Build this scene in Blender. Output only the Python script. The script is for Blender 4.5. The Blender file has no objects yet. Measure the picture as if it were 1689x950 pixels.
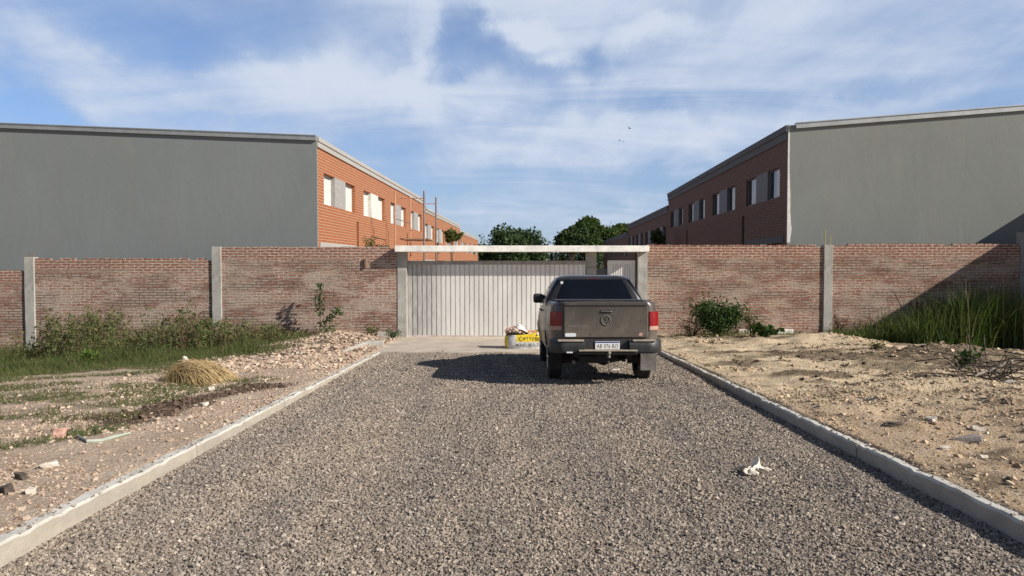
import bpy, bmesh, math
import numpy as np
from mathutils import Vector, Matrix, Euler
rng = np.random.default_rng(7)
SC = bpy.context.scene
COL = SC.collection
rad = math.radians

# ------------------------------------------------------------------ camera
F, CX, CY = 1220.0, 844.5, 475.0            # focal length / centre, in photo pixels (1689 wide)
PITCH = math.atan(40 / F)                   # the drive runs gently down towards the gate
YAW = math.atan(4.5 / F)
SLOPE = math.tan(PITCH)
EYE = 1.62
cam = bpy.data.cameras.new("camera"); cam.sensor_width = 36; cam.lens = 36 * F / 1689
cam.clip_start = .05; cam.clip_end = 3000
camo = bpy.data.objects.new("camera", cam); COL.objects.link(camo)
camo.location = (0, 0, EYE); camo.rotation_euler = (math.pi / 2 - PITCH, 0, -YAW)
SC.camera = camo
RC = np.array(Euler((math.pi / 2 - PITCH, 0, -YAW)).to_matrix())

# ------------------------------------------------------------------ sun and sky
TOSUN = Vector((1.55, -.70, 1.0)).normalized()
SUN_EL = math.asin(TOSUN.z); SUN_AZ = math.atan2(TOSUN.x, TOSUN.y)
sl = bpy.data.lights.new("sun", 'SUN'); sl.energy = 5.0; sl.angle = rad(.5); sl.color = (1, .93, .82)
so = bpy.data.objects.new("sun", sl); COL.objects.link(so)
so.rotation_euler = (-TOSUN).to_track_quat('-Z', 'Y').to_euler(); so.location = (30, -20, 30)
SC.view_settings.view_transform = 'Standard'; SC.view_settings.look = 'None'
SC.view_settings.exposure = .34; SC.view_settings.gamma = 1
SC.cycles.use_denoising = True
SC.cycles.max_bounces = 6; SC.cycles.diffuse_bounces = 3; SC.cycles.glossy_bounces = 3


class NT:
    """small helper to write node trees"""
    def __init__(s, tree):
        s.t = tree
    def n(s, kind, _inputs=None, **kw):
        nd = s.t.nodes.new(kind)
        for k, v in kw.items(): setattr(nd, k, v)
        for k, v in (_inputs or {}).items():
            if isinstance(v, bpy.types.NodeSocket): s.t.links.new(v, nd.inputs[k])
            else: nd.inputs[k].default_value = v
        return nd
    def link(s, a, b): s.t.links.new(a, b)
    def math(s, op, a, b=0.0, c=None, clamp=False):
        i = {0: a, 1: b}
        if c is not None: i[2] = c
        return s.n('ShaderNodeMath', i, operation=op, use_clamp=clamp).outputs[0]
    def mix(s, f, a, b, mode='MIX'):
        nd = s.n('ShaderNodeMix', data_type='RGBA', blend_type=mode)
        for k, v in ((0, f), (6, a), (7, b)):
            if isinstance(v, bpy.types.NodeSocket): s.t.links.new(v, nd.inputs[k])
            else: nd.inputs[k].default_value = v if k == 0 else (tuple(v) + (1,))[:4]
        return nd.outputs[2]
    def ramp(s, f, lo, hi, a=0.0, b=1.0):
        nd = s.n('ShaderNodeMapRange', {0: f, 1: lo, 2: hi, 3: a, 4: b}, interpolation_type='SMOOTHSTEP')
        return nd.outputs[0]
    def noise(s, vec, scale, detail=4, rough=.55, dist=0.0):
        return s.n('ShaderNodeTexNoise', {'Vector': vec, 'Scale': scale, 'Detail': detail, 'Roughness': rough, 'Distortion': dist}).outputs[0]
    def mapping(s, vec, scale=(1, 1, 1), rot=(0, 0, 0), loc=(0, 0, 0)):
        return s.n('ShaderNodeMapping', {0: vec, 'Location': loc, 'Rotation': rot, 'Scale': scale}).outputs[0]


def ray(px, py):
    v = RC @ np.array([(px - CX) / F, -(py - CY) / F, -1.0])
    return v
EYEV = np.array([0, 0, EYE])
def onY(px, py, Y):
    d = ray(px, py); return EYEV + d * (Y / d[1])
def zY(py, Y, px=840): return onY(px, py, Y)[2]
def xY(px, Y, py=475): return onY(px, py, Y)[0]
def g(px, py, delta=0.0):                   # the road plane raised by delta
    d = ray(px, py); t = (-EYE + delta) / (d[2] + SLOPE * d[1])
    return EYEV + d * t

# sky: Nishita with thin cloud sheets that live in directions
wd = bpy.data.worlds.new("World"); SC.world = wd; wd.use_nodes = True
W = NT(wd.node_tree)
bg = wd.node_tree.nodes['Background']
sky = W.n('ShaderNodeTexSky', sky_type='NISHITA', sun_disc=False)
sky.sun_elevation = SUN_EL; sky.sun_rotation = SUN_AZ; sky.air_density = 1.0; sky.dust_density = .6; sky.ozone_density = 2.0
tc = W.n('ShaderNodeTexCoord').outputs['Generated']
sep = W.n('ShaderNodeSeparateXYZ', {0: tc})
den = W.math('ADD', W.math('MAXIMUM', sep.outputs[2], 0.0), .16)
pl = W.n('ShaderNodeCombineXYZ', {0: W.math('DIVIDE', sep.outputs[0], den), 1: W.math('DIVIDE', sep.outputs[1], den), 2: .3}).outputs[0]
n1 = W.noise(W.mapping(pl, (1, 1.25, 1), (0, 0, .5), (3.1, 1.7, 0)), .8, 6, .5, .6)
n2 = W.noise(W.mapping(pl, (.8, 2.4, 1), (0, 0, -.50), (7.7, 2.2, 1)), 1.2, 9, .58, 1.0)
n3 = W.noise(W.mapping(pl, (2.6, .9, 1), (0, 0, -.25), (1.7, 4.2, 3)), 1.3, 8, .6, .6)
cl = W.math('ADD', W.math('MULTIPLY', n1, .42), W.math('ADD', W.math('MULTIPLY', n2, .33), W.math('MULTIPLY', n3, .25)))
wz_ = W.n('ShaderNodeTexNoise', {'Vector': tc, 'Scale': 7.0, 'Detail': 6, 'Roughness': .6}).outputs['Color']
tcd = W.n('ShaderNodeVectorMath', {0: wz_, 1: (.20, .20, .12), 2: W.n('ShaderNodeVectorMath', {0: tc, 1: (.10, .10, .06)}, operation='SUBTRACT').outputs[0]}, operation='MULTIPLY_ADD').outputs[0]
def spot(px, py, r, amt, sx=1.0, sz=1.0):
    """a thinner / thicker patch of cloud centred on one direction of the sky"""
    global cl
    v = ray(px, py); v = v / np.linalg.norm(v)
    dv = W.n('ShaderNodeVectorMath', {0: tcd, 1: tuple(v)}, operation='SUBTRACT').outputs[0]
    dv = W.n('ShaderNodeVectorMath', {0: dv, 1: (1 / sx, 1, 1 / sz)}, operation='MULTIPLY').outputs[0]
    ln = W.n('ShaderNodeVectorMath', {0: dv}, operation='LENGTH').outputs['Value']
    cl = W.math('ADD', cl, W.ramp(ln, 0.0, r, amt, 0.0))
for q_ in ((735, 25, .06, -.13, .9, 1.0), (765, 85, .07, -.16, 1.0, .8), (840, 120, .06, -.12, 1.6, .5), (985, 108, .06, -.17, 1.6, .6),
           (1010, 70, .04, -.10, 1, .8), (845, 45, .05, .24, 1.4, .6), (690, 110, .09, .10, .4, 1.6), (905, 95, .04, .10, 1.6, .4), (1090, 55, .07, .16, 1.4, .4),
           (430, 45, .15, -.11, 2.2, .45), (320, 75, .09, -.07, 2.0, .4), (20, 178, .085, -.22, 1.6, .6), (1250, 110, .25, .05, 1.5, .8), (280, 135, .16, .08, 2.4, .35),
           (120, 75, .10, .08, 2.0, .4), (1110, 190, .07, -.08, 2.4, .35), (1150, 300, .10, -.08, 1.6, .4), (820, 330, .14, -.05, 1.8, .5), (1560, 60, .2, .05, 1.3, .8),
           (1380, 195, .12, .08, 2.6, .35), (1480, 140, .09, -.08, 2.6, .3), (930, 235, .14, .09, 2.4, .35), (150, 5, .1, -.06, 1.6, .5), (620, 300, .12, -.04, 2, .5), (620, 150, .10, .08, 1.8, .6)):
    spot(*q_)
front = W.ramp(sep.outputs[1], -.1, .6)
mask = W.math('MULTIPLY', W.ramp(cl, .25, .66, 0.22, .95), W.math('MULTIPLY_ADD', front, .85, .15))
ccol = W.mix(W.ramp(cl, .40, .70), (4.7, 5.9, 8.0), (7.1, 7.8, 9.1))
skyc = W.mix(1.0, sky.outputs[0], W.mix(front, (.80, .80, .90), (.84, 1.03, 1.38)), 'MULTIPLY')
top = W.n('ShaderNodeVectorMath', {0: W.mix(mask, skyc, ccol), 'Scale': W.ramp(sep.outputs[2], .36, .72, 1.0, .55)}, operation='SCALE').outputs[0]
W.link(top, bg.inputs[0])
bg.inputs[1].default_value = .074

# ------------------------------------------------------------------ object helpers
def tag(o, label=None, cat=None, group=None, kind=None):
    if label: o['label'] = label
    if cat: o['category'] = cat
    if group: o['group'] = group
    if kind: o['kind'] = kind
    return o
def empty(name, loc=(0, 0, 0), rot=(0, 0, 0), label=None, cat=None, group=None):
    o = bpy.data.objects.new(name, None); COL.objects.link(o)
    o.location = loc; o.rotation_euler = rot; o.empty_display_size = .2
    return tag(o, label, cat, group)
def link_mesh(name, me, mat, parent=None, bevel=0, sharp=None, loc=None):
    o = bpy.data.objects.new(name, me); COL.objects.link(o)
    if mat: me.materials.append(mat)
    if parent: o.parent = parent
    if loc is not None: o.location = loc
    if bevel:
        m = o.modifiers.new("bevel", 'BEVEL'); m.width = bevel; m.segments = 2; m.limit_method = 'ANGLE'; m.angle_limit = rad(40)
    if sharp is not None:
        me.shade_smooth(); me.set_sharp_from_angle(angle=rad(sharp))
    return o
def box_uv(me):
    uvl = me.uv_layers.new(name="UVMap")
    n = len(me.loops)
    co = np.empty(len(me.vertices) * 3, np.float32); me.vertices.foreach_get('co', co); co = co.reshape(-1, 3)
    lv = np.empty(n, np.int32); me.loops.foreach_get('vertex_index', lv)
    uv = np.empty((n, 2), np.float32)
    for p in me.polygons:
        a = np.abs(np.array(p.normal)); k = int(a.argmax())
        ii = range(p.loop_start, p.loop_start + p.loop_total)
        for i in ii:
            c = co[lv[i]]
            uv[i] = (c[1], c[2]) if k == 0 else (c[0], c[2]) if k == 1 else (c[0], c[1])
    uvl.data.foreach_set('uv', uv.ravel())
class MB:
    def __init__(s): s.v = []; s.f = []
    def add(s, vs, fs):
        b = len(s.v); s.v += [tuple(map(float, p)) for p in vs]; s.f += [tuple(int(i) + b for i in f) for f in fs]; return s
    def box(s, x0, x1, y0, y1, z0, z1):
        return s.add([(x0, y0, z0), (x1, y0, z0), (x1, y1, z0), (x0, y1, z0), (x0, y0, z1), (x1, y0, z1), (x1, y1, z1), (x0, y1, z1)],
                     [(3, 2, 1, 0), (4, 5, 6, 7), (0, 1, 5, 4), (1, 2, 6, 5), (2, 3, 7, 6), (3, 0, 4, 7)])
    def quad(s, a, b, c, d): return s.add([a, b, c, d], [(0, 1, 2, 3)])
    def tube(s, pts, r, n=8, caps=True):
        pts = [np.array(p, float) for p in pts]
        rs = r if hasattr(r, '__len__') else [r] * len(pts)
        vs = []; fs = []
        for i, p in enumerate(pts):
            t = pts[min(i + 1, len(pts) - 1)] - pts[max(i - 1, 0)]; t = t / (np.linalg.norm(t) + 1e-9)
            a = np.cross(t, (0, 0, 1) if abs(t[2]) < .9 else (1, 0, 0)); a /= np.linalg.norm(a); b = np.cross(t, a)
            for k in range(n):
                th = 2 * math.pi * k / n
                vs.append(p + rs[i] * (math.cos(th) * a + math.sin(th) * b))
        for i in range(len(pts) - 1):
            for k in range(n):
                fs.append((i * n + k, (i + 1) * n + k, (i + 1) * n + (k + 1) % n, i * n + (k + 1) % n))
        if caps:
            fs.append(tuple(range(n))); fs.append(tuple(range((len(pts) - 1) * n, len(pts) * n))[::-1])
        return s.add(vs, fs)
    def lathe(s, prof, c, axis='x', n=32):
        """prof: list of (along, radius)"""
        vs = []; fs = []
        for a, r in prof:
            for k in range(n):
                th = 2 * math.pi * k / n; u, w = r * math.cos(th), r * math.sin(th)
                vs.append((c[0] + a, c[1] + u, c[2] + w) if axis == 'x' else (c[0] + u, c[1] + a, c[2] + w) if axis == 'y' else (c[0] + u, c[1] + w, c[2] + a))
        for i in range(len(prof) - 1):
            for k in range(n): fs.append((i * n + k, i * n + (k + 1) % n, (i + 1) * n + (k + 1) % n, (i + 1) * n + k))
        return s.add(vs, fs)
    def prism(s, poly, axis, a0, a1):
        """poly: list of 2D points; axis: extruded axis 'x','y','z'"""
        def p3(p, a): return (a, p[0], p[1]) if axis == 'x' else (p[0], a, p[1]) if axis == 'y' else (p[0], p[1], a)
        n = len(poly)
        return s.add([p3(p, a0) for p in poly] + [p3(p, a1) for p in poly],
                     [tuple(range(n)), tuple(range(2 * n - 1, n - 1, -1))] + [(i, i + n, (i + 1) % n + n, (i + 1) % n) for i in range(n)])
    def build(s, name, mat, parent=None, bevel=0, sharp=None, uv=True, loc=None):
        me = bpy.data.meshes.new(name); me.from_pydata(s.v, [], s.f); me.validate()
        bm = bmesh.new(); bm.from_mesh(me); bmesh.ops.recalc_face_normals(bm, faces=bm.faces); bm.to_mesh(me); bm.free()
        me.update()
        if uv: box_uv(me)
        return link_mesh(name, me, mat, parent, bevel, sharp, loc)
def np_mesh(name, verts, faces, mat, parent=None, smooth=False, attrs=None):
    """verts (n,3), faces (m,k) with one k"""
    me = bpy.data.meshes.new(name)
    verts = np.asarray(verts, np.float32); faces = np.asarray(faces, np.int32)
    m, k = faces.shape
    me.vertices.add(len(verts)); me.vertices.foreach_set('co', verts.ravel())
    me.loops.add(m * k); me.loops.foreach_set('vertex_index', faces.ravel())
    me.polygons.add(m); me.polygons.foreach_set('loop_start', np.arange(0, m * k, k, dtype=np.int32))
    try: me.polygons.foreach_set('loop_total', np.full(m, k, np.int32))
    except Exception: pass
    me.polygons.foreach_set('use_smooth', np.full(m, smooth, bool))
    me.update(calc_edges=True)
    for an, av in (attrs or {}).items():
        a = me.attributes.new(an, 'FLOAT', 'POINT'); a.data.foreach_set('value', np.asarray(av, np.float32))
    return link_mesh(name, me, mat, parent)
def text_mb(mb, s, x, z, w, h, y, depth=.002, ny=-1):
    """letters in the XZ plane, facing -Y, centred at (x,z), size w x h"""
    cu = bpy.data.curves.new("letters", 'FONT'); cu.body = s; cu.resolution_u = 2
    o = bpy.data.objects.new("letters", cu); COL.objects.link(o)
    dg = bpy.context.evaluated_depsgraph_get(); dg.update()
    me = bpy.data.meshes.new_from_object(o.evaluated_get(dg))
    co = np.array([v.co[:] for v in me.vertices]); fs = [tuple(p.vertices) for p in me.polygons]
    lo, hi = co.min(0), co.max(0)
    px = (co[:, 0] - (lo[0] + hi[0]) / 2) / (hi[0] - lo[0]) * w + x
    pz = (co[:, 1] - (lo[1] + hi[1]) / 2) / (hi[1] - lo[1]) * h + z
    mb.add(list(zip(px, np.full(len(px), y), pz)), fs)
    bpy.data.objects.remove(o); bpy.data.curves.remove(cu); bpy.data.meshes.remove(me)
    return mb

# value noise in numpy
def _h(ix, iy, seed):
    h = (ix * 374761393 + iy * 668265263 + seed * 974711) & 0xffffffff
    h = ((h ^ (h >> 13)) * 1274126177) & 0xffffffff
    return ((h ^ (h >> 16)) & 0xffff) / 65535.0
def vnoise(x, y, seed=0):
    x = np.asarray(x, float); y = np.asarray(y, float)
    ix = np.floor(x).astype(np.int64); iy = np.floor(y).astype(np.int64); fx = x - ix; fy = y - iy
    fx = fx * fx * (3 - 2 * fx); fy = fy * fy * (3 - 2 * fy)
    return (_h(ix, iy, seed) * (1 - fx) + _h(ix + 1, iy, seed) * fx) * (1 - fy) + (_h(ix, iy + 1, seed) * (1 - fx) + _h(ix + 1, iy + 1, seed) * fx) * fy
def fbm(x, y, seed=0, oct=4):
    a = 0; amp = .5; tot = 0
    for k in range(oct):
        a = a + amp * vnoise(x * 2 ** k, y * 2 ** k, seed + k * 17); tot += amp; amp *= .5
    return a / tot
def sst(x, a, b):
    t = np.clip((x - a) / (b - a), 0, 1); return t * t * (3 - 2 * t)

# ------------------------------------------------------------------ materials
def mat(name):
    m = bpy.data.materials.new(name); m.use_nodes = True
    return m, NT(m.node_tree), m.node_tree.nodes['Principled BSDF']
def bump(N, b, h, strength=.5, dist=.02):
    N.link(N.n('ShaderNodeBump', {'Height': h, 'Strength': strength, 'Distance': dist}).outputs[0], b.inputs['Normal'])
def plain(name, col, rough=.6, metal=0, var=.12, scale=6, spec=.5, coat=0, bumpy=0):
    m, N, b = mat(name)
    tc = N.n('ShaderNodeTexCoord').outputs['Object']
    n = N.noise(tc, scale, 5, .6)
    lo = tuple(c * (1 - var) for c in col); hi = tuple(min(1, c * (1 + var)) for c in col)
    N.link(N.mix(N.ramp(n, .3, .7), lo, hi), b.inputs['Base Color'])
    b.inputs['Roughness'].default_value = rough; b.inputs['Metallic'].default_value = metal
    b.inputs['Specular IOR Level'].default_value = spec; b.inputs['Coat Weight'].default_value = coat
    if bumpy: bump(N, b, N.noise(tc, scale * 6, 4), .6, bumpy)
    return m
def brick_mat(name, c1, c2, mortar, smear=.0, old=False, bw=.26, rh=.083, ms=.014, topz=None):
    m, N, b = mat(name)
    uv = N.n('ShaderNodeTexCoord').outputs['UV']
    wob = N.n('ShaderNodeVectorMath', {0: N.n('ShaderNodeTexNoise', {'Vector': uv, 'Scale': 5.0, 'Detail': 3}).outputs['Color'], 1: (.5, .5, .5)}, operation='SUBTRACT').outputs[0]
    uvw = N.n('ShaderNodeVectorMath', {0: wob, 1: (.035,) * 3 if old else (.008,) * 3, 2: uv}, operation='MULTIPLY_ADD').outputs[0]
    br = N.n('ShaderNodeTexBrick', {'Vector': uvw, 'Color1': c1 + (1,), 'Color2': c2 + (1,), 'Mortar': mortar + (1,), 'Scale': 1.0,
                                   'Mortar Size': ms, 'Mortar Smooth': .25, 'Bias': -.1, 'Brick Width': bw, 'Row Height': rh})
    col = br.outputs[0]
    # a second, shifted reading of the same bonds gives a wider spread of single brick tones
    br2 = N.n('ShaderNodeTexBrick', {'Vector': uvw, 'Color1': (.55, .55, .55, 1), 'Color2': (1.25, 1.22, 1.18, 1), 'Mortar': (1, 1, 1, 1), 'Scale': 1.0,
                                    'Mortar Size': ms, 'Brick Width': bw, 'Row Height': rh, 'Bias': .1})
    br2.offset_frequency = 2
    big = N.noise(uv, .55, 4, .6)
    col = N.mix(N.ramp(big, .35, .65, .25, .8), col, N.mix(1.0, col, br2.outputs[0], 'MULTIPLY'))
    if old:
        st = N.noise(N.mapping(uv, (.7, 1.6, 1)), 1.4, 6, .65)
        sm = N.noise(N.mapping(uv, (2.2, 11.0, 1)), 1.2, 5, .75)
        gr = N.noise(N.mapping(uv, (6, 14, 1)), 1.5, 4, .75)
        col = N.mix(1.0, col, N.mix(N.ramp(gr, .3, .7), (.52, .50, .50), (1.40, 1.38, 1.34)), 'MULTIPLY')
        z_ = N.n('ShaderNodeSeparateXYZ', {0: uv}).outputs[1]
        low = N.ramp(z_, topz - .48, topz - .24, 1.0, .15) if topz else 1.0
        f = N.math('MULTIPLY', N.math('MULTIPLY', N.ramp(st, .32, .62, .25, 1.0), N.ramp(sm, .40, .62)), low)
        col = N.mix(N.math('MULTIPLY', f, smear), col, N.mix(N.ramp(gr, .3, .7), tuple(c * .75 for c in mortar), tuple(c * 1.1 for c in mortar)))
        # courses washed over with lime, and stretches whose joints are raked out dark
        w1 = N.noise(N.mapping(uv, (.45, 1.5, 1), (0, 0, 0), (4.3, 8.1, 0)), 1.5, 6, .7)
        w2 = N.noise(N.mapping(uv, (.4, 1.1, 1), (0, 0, 0), (1.3, 5.7, 0)), 1.3, 5, .6)
        pale = N.math('MULTIPLY', N.math('MULTIPLY', N.ramp(w1, .44, .60, 0, .72), low), N.ramp(gr, .25, .65, .45, 1.0))
        col = N.mix(pale, col, tuple(c * .88 for c in mortar))
        col = N.mix(N.math('MULTIPLY', N.math('MULTIPLY', br.outputs['Fac'], N.ramp(w2, .44, .56, 0, .85)), low), col, (.10, .08, .065))
        tint = N.noise(N.mapping(uv, (1.1, 2.4, 1), (0, 0, 0), (2.3, 1.7, 0)), 1.9, 5, .7)
        col = N.mix(N.ramp(tint, .55, .75, 0, .45), col, N.mix(1.0, col, (1.2, .85, .78), 'MULTIPLY'))
        col = N.mix(N.ramp(tint, .45, .25, 0, .5), col, N.mix(1.0, col, (.72, .76, .74), 'MULTIPLY'))
        col = N.mix(N.ramp(N.noise(N.mapping(uv, (.5, .35, 1), (0, 0, 0), (9, 3, 0)), 1.3, 5, .6), .48, .75, 0, .45), col, N.mix(1.0, col, (.55, .53, .50), 'MULTIPLY'))
    N.link(col, b.inputs['Base Color'])
    b.inputs['Roughness'].default_value = .9; b.inputs['Specular IOR Level'].default_value = .2
    h = N.math('ADD', N.math('MULTIPLY', br.outputs['Fac'], -1.0), N.math('MULTIPLY', N.noise(uv, 22, 4), .9))
    bump(N, b, h, .8, .012 if old else .03)
    return m
M = {}
M['brick_old'] = lambda zt: brick_mat("old_brick", (.32, .150, .112), (.225, .105, .082), (.49, .415, .345), .85, True, bw=.29, rh=.086, ms=.017, topz=zt)
M['brick_old2'] = lambda zt: brick_mat("old_brick_redder", (.32, .138, .095), (.225, .095, .068), (.49, .405, .33), .75, True, bw=.29, rh=.086, ms=.017, topz=zt)
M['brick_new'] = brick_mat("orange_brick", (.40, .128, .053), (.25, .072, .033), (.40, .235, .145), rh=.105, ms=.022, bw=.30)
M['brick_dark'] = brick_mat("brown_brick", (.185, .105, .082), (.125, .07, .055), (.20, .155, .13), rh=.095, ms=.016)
def plaster(name, col):
    m, N, b = mat(name)
    tc = N.n('ShaderNodeTexCoord').outputs['Object']
    a = N.noise(N.mapping(tc, (1, 1, .8)), .35, 6, .6, .5)
    c = N.noise(N.mapping(tc, (2.5, 2.5, .5)), 1.3, 6, .65)
    k = N.mix(N.ramp(a, .3, .7), tuple(x * .95 for x in col), tuple(x * 1.04 for x in col))
    k = N.mix(N.ramp(c, .5, .8, 0, .12), k, (col[0] * .72, col[1] * .76, col[2] * .74))
    k = N.mix(N.ramp(N.noise(tc, 9, 5, .7), .5, .8, 0, .18), k, tuple(x * 1.4 for x in col))
    N.link(k, b.inputs['Base Color']); b.inputs['Roughness'].default_value = .85; b.inputs['Specular IOR Level'].default_value = .2
    k = N.mix(N.ramp(N.noise(N.mapping(tc, (.8, .8, .25), (0, .5, 0)), 1.1, 4, .6), .5, .72, 0, .5), k, (col[0] * 1.08, col[1] * .98, col[2] * .95)); N.link(k, b.inputs['Base Color'])
    h = N.math('ADD', N.noise(N.mapping(tc, (1, 1, .45), (0, .6, 0)), 1.9, 7, .62, .8), N.math('MULTIPLY', N.noise(tc, 40, 3), .06))
    bump(N, b, h, .2, .045)
    return m
M['plaster_left'] = plaster("grey_plaster", (.212, .232, .232))
M['plaster_right'] = plaster("grey_plaster_greenish", (.226, .24, .228))
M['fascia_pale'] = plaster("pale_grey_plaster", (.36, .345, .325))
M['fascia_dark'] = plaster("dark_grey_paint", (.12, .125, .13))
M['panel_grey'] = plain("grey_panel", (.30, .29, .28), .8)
M['panel_pale'] = plain("unpainted_pale_panel", (.60, .58, .54), .8)
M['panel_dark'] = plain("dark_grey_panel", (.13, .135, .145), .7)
M['white'] = plain("white_plaster", (.72, .70, .66), .8, 0, .1)
def concrete(name, col, stain=.5):
    m, N, b = mat(name)
    tc = N.n('ShaderNodeTexCoord').outputs['Object']
    a = N.noise(tc, 2.2, 6, .65); c = N.noise(N.mapping(tc, (1, 1, .3)), 7, 5, .7); d = N.noise(tc, 45, 4, .7)
    k = N.mix(N.ramp(a, .3, .7), tuple(x * .8 for x in col), tuple(x * 1.15 for x in col))
    k = N.mix(N.ramp(c, .52, .75, 0, stain), k, (col[0] * .5, col[1] * .49, col[2] * .46))
    k = N.mix(N.ramp(d, .55, .75, 0, .35), k, tuple(x * .6 for x in col))
    N.link(k, b.inputs['Base Color']); b.inputs['Roughness'].default_value = .9; b.inputs['Specular IOR Level'].default_value = .25
    bump(N, b, N.math('ADD', N.math('MULTIPLY', c, .5), d), .6, .012)
    return m
M['concrete'] = concrete("weathered_concrete", (.42, .405, .37))
M['concrete_post'] = concrete("post_concrete", (.40, .385, .355), .7)
M['kerb'] = concrete("kerb_concrete", (.52, .47, .39), .45)
def kerb_mat():
    m = concrete("kerb_concrete", (.58, .56, .51), .3); N = NT(m.node_tree); b = m.node_tree.nodes['Principled BSDF']
    src = b.inputs['Base Color'].links[0].from_socket
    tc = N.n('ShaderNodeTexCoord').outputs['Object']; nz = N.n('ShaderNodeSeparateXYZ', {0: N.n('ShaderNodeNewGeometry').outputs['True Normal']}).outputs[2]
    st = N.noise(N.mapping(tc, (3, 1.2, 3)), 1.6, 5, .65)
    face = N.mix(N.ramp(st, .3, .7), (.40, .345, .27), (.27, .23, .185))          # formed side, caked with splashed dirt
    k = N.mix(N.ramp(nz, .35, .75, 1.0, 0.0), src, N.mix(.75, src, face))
    k = N.mix(N.ramp(N.noise(tc, 3.1, 5, .7), .58, .70, 0, .75), k, (.37, .30, .225))  # soil spilt on the kerb
    N.link(k, b.inputs['Base Color']); return m
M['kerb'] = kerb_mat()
M['apron'] = concrete("apron_concrete", (.50, .43, .36), .35)
M['slab'] = concrete("white_painted_concrete", (.86, .84, .79), .15)
M['steel'] = plain("rusty_bar", (.20, .12, .08), .8, .3, .3, 20)
M['yellow_bar'] = plain("yellowed_bar", (.42, .38, .12), .7, 0, .3, 20)
M['metal_flash'] = plain("zinc_flashing", (.42, .43, .42), .45, .6, .1, 3)
M['scaffold'] = plain("scaffold_red_oxide", (.55, .29, .19), .6, .1, .2, 5)
M['scaffold_grey'] = plain("scaffold_grey_pipe", (.22, .20, .20), .5, .4, .2, 5)
M['wood'] = plain("weathered_plank", (.34, .22, .14), .85, 0, .3, 8)
M['dark'] = plain("dark_interior", (.02, .02, .02), .9)
M['shutter'] = None
def shutter_mat():
    m, N, b = mat("white_roller_shutter")
    tc = N.n('ShaderNodeTexCoord').outputs['Object']
    z = N.n('ShaderNodeSeparateXYZ', {0: tc}).outputs[2]
    wv = N.math('FRACT', N.math('MULTIPLY', z, 18.0))
    N.link(N.mix(N.ramp(wv, 0, .12), (.30, .30, .30), (.66, .66, .64)), b.inputs['Base Color']); b.inputs['Roughness'].default_value = .5
    bump(N, b, N.ramp(wv, 0, .25), .5, .01)
    return m
M['shutter'] = shutter_mat()
M['glass'] = plain("window_glass", (.03, .035, .04), .06, 0, .1, 2, .8)
def gate_mat():
    m, N, b = mat("zinc_gate_sheet")
    tc = N.n('ShaderNodeTexCoord').outputs['Object']
    a = N.noise(N.mapping(tc, (1.4, 1.4, .35)), 1.1, 5, .6); d = N.noise(N.mapping(tc, (4, 4, .8)), 3.5, 5, .7)
    x = N.n('ShaderNodeSeparateXYZ', {0: tc}).outputs[0]
    k = N.mix(N.ramp(a, .3, .7), (.64, .62, .595), (.78, .765, .735))
    k = N.mix(N.ramp(d, .52, .78, 0, .5), k, (.36, .34, .32))
    dirt = N.math('MULTIPLY', N.ramp(x, -2.7, -1.2, .75, 0), N.ramp(d, .3, .6, .5, 1))
    k = N.mix(dirt, k, (.28, .27, .26))
    N.link(k, b.inputs['Base Color']); b.inputs['Roughness'].default_value = .55; b.inputs['Metallic'].default_value = .15
    return m
M['gate'] = gate_mat()
M['gate_rail'] = plain("gate_rail_grey", (.30, .28, .26), .6, .2, .2, 4)
M['rail_pale'] = plain("gate_bottom_rail", (.50, .44, .40), .6, .1, .2, 4)

def island_mat(name, cols, rough=.9, transl=0, bumpy=0, spec=.2):
    """a colour ramp read per loose piece of the mesh: stones, leaves, blades"""
    m, N, b = mat(name)
    r = N.n('ShaderNodeNewGeometry').outputs['Random Per Island']
    cr = N.n('ShaderNodeValToRGB', {0: r}); e = cr.color_ramp.elements
    for i, c in enumerate(cols):
        p = i / (len(cols) - 1)
        el = e[0] if i == 0 else e[len(e) - 1] if i == len(cols) - 1 else e.new(p)
        el.position = p; el.color = c + (1,)
    col = cr.outputs[0]
    N.link(col, b.inputs['Base Color']); b.inputs['Roughness'].default_value = rough; b.inputs['Specular IOR Level'].default_value = spec
    if bumpy:
        tc = N.n('ShaderNodeTexCoord').outputs['Object']; bump(N, b, N.noise(tc, bumpy, 3), .5, .01)
    if transl:
        tr = N.n('ShaderNodeBsdfTranslucent', {0: N.mix(1.0, col, (1.25, 1.3, .7), 'MULTIPLY')})
        mx = N.n('ShaderNodeMixShader', {0: transl, 1: b.outputs[0], 2: tr.outputs[0]})
        N.link(mx.outputs[0], m.node_tree.nodes['Material Output'].inputs[0])
    return m

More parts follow.
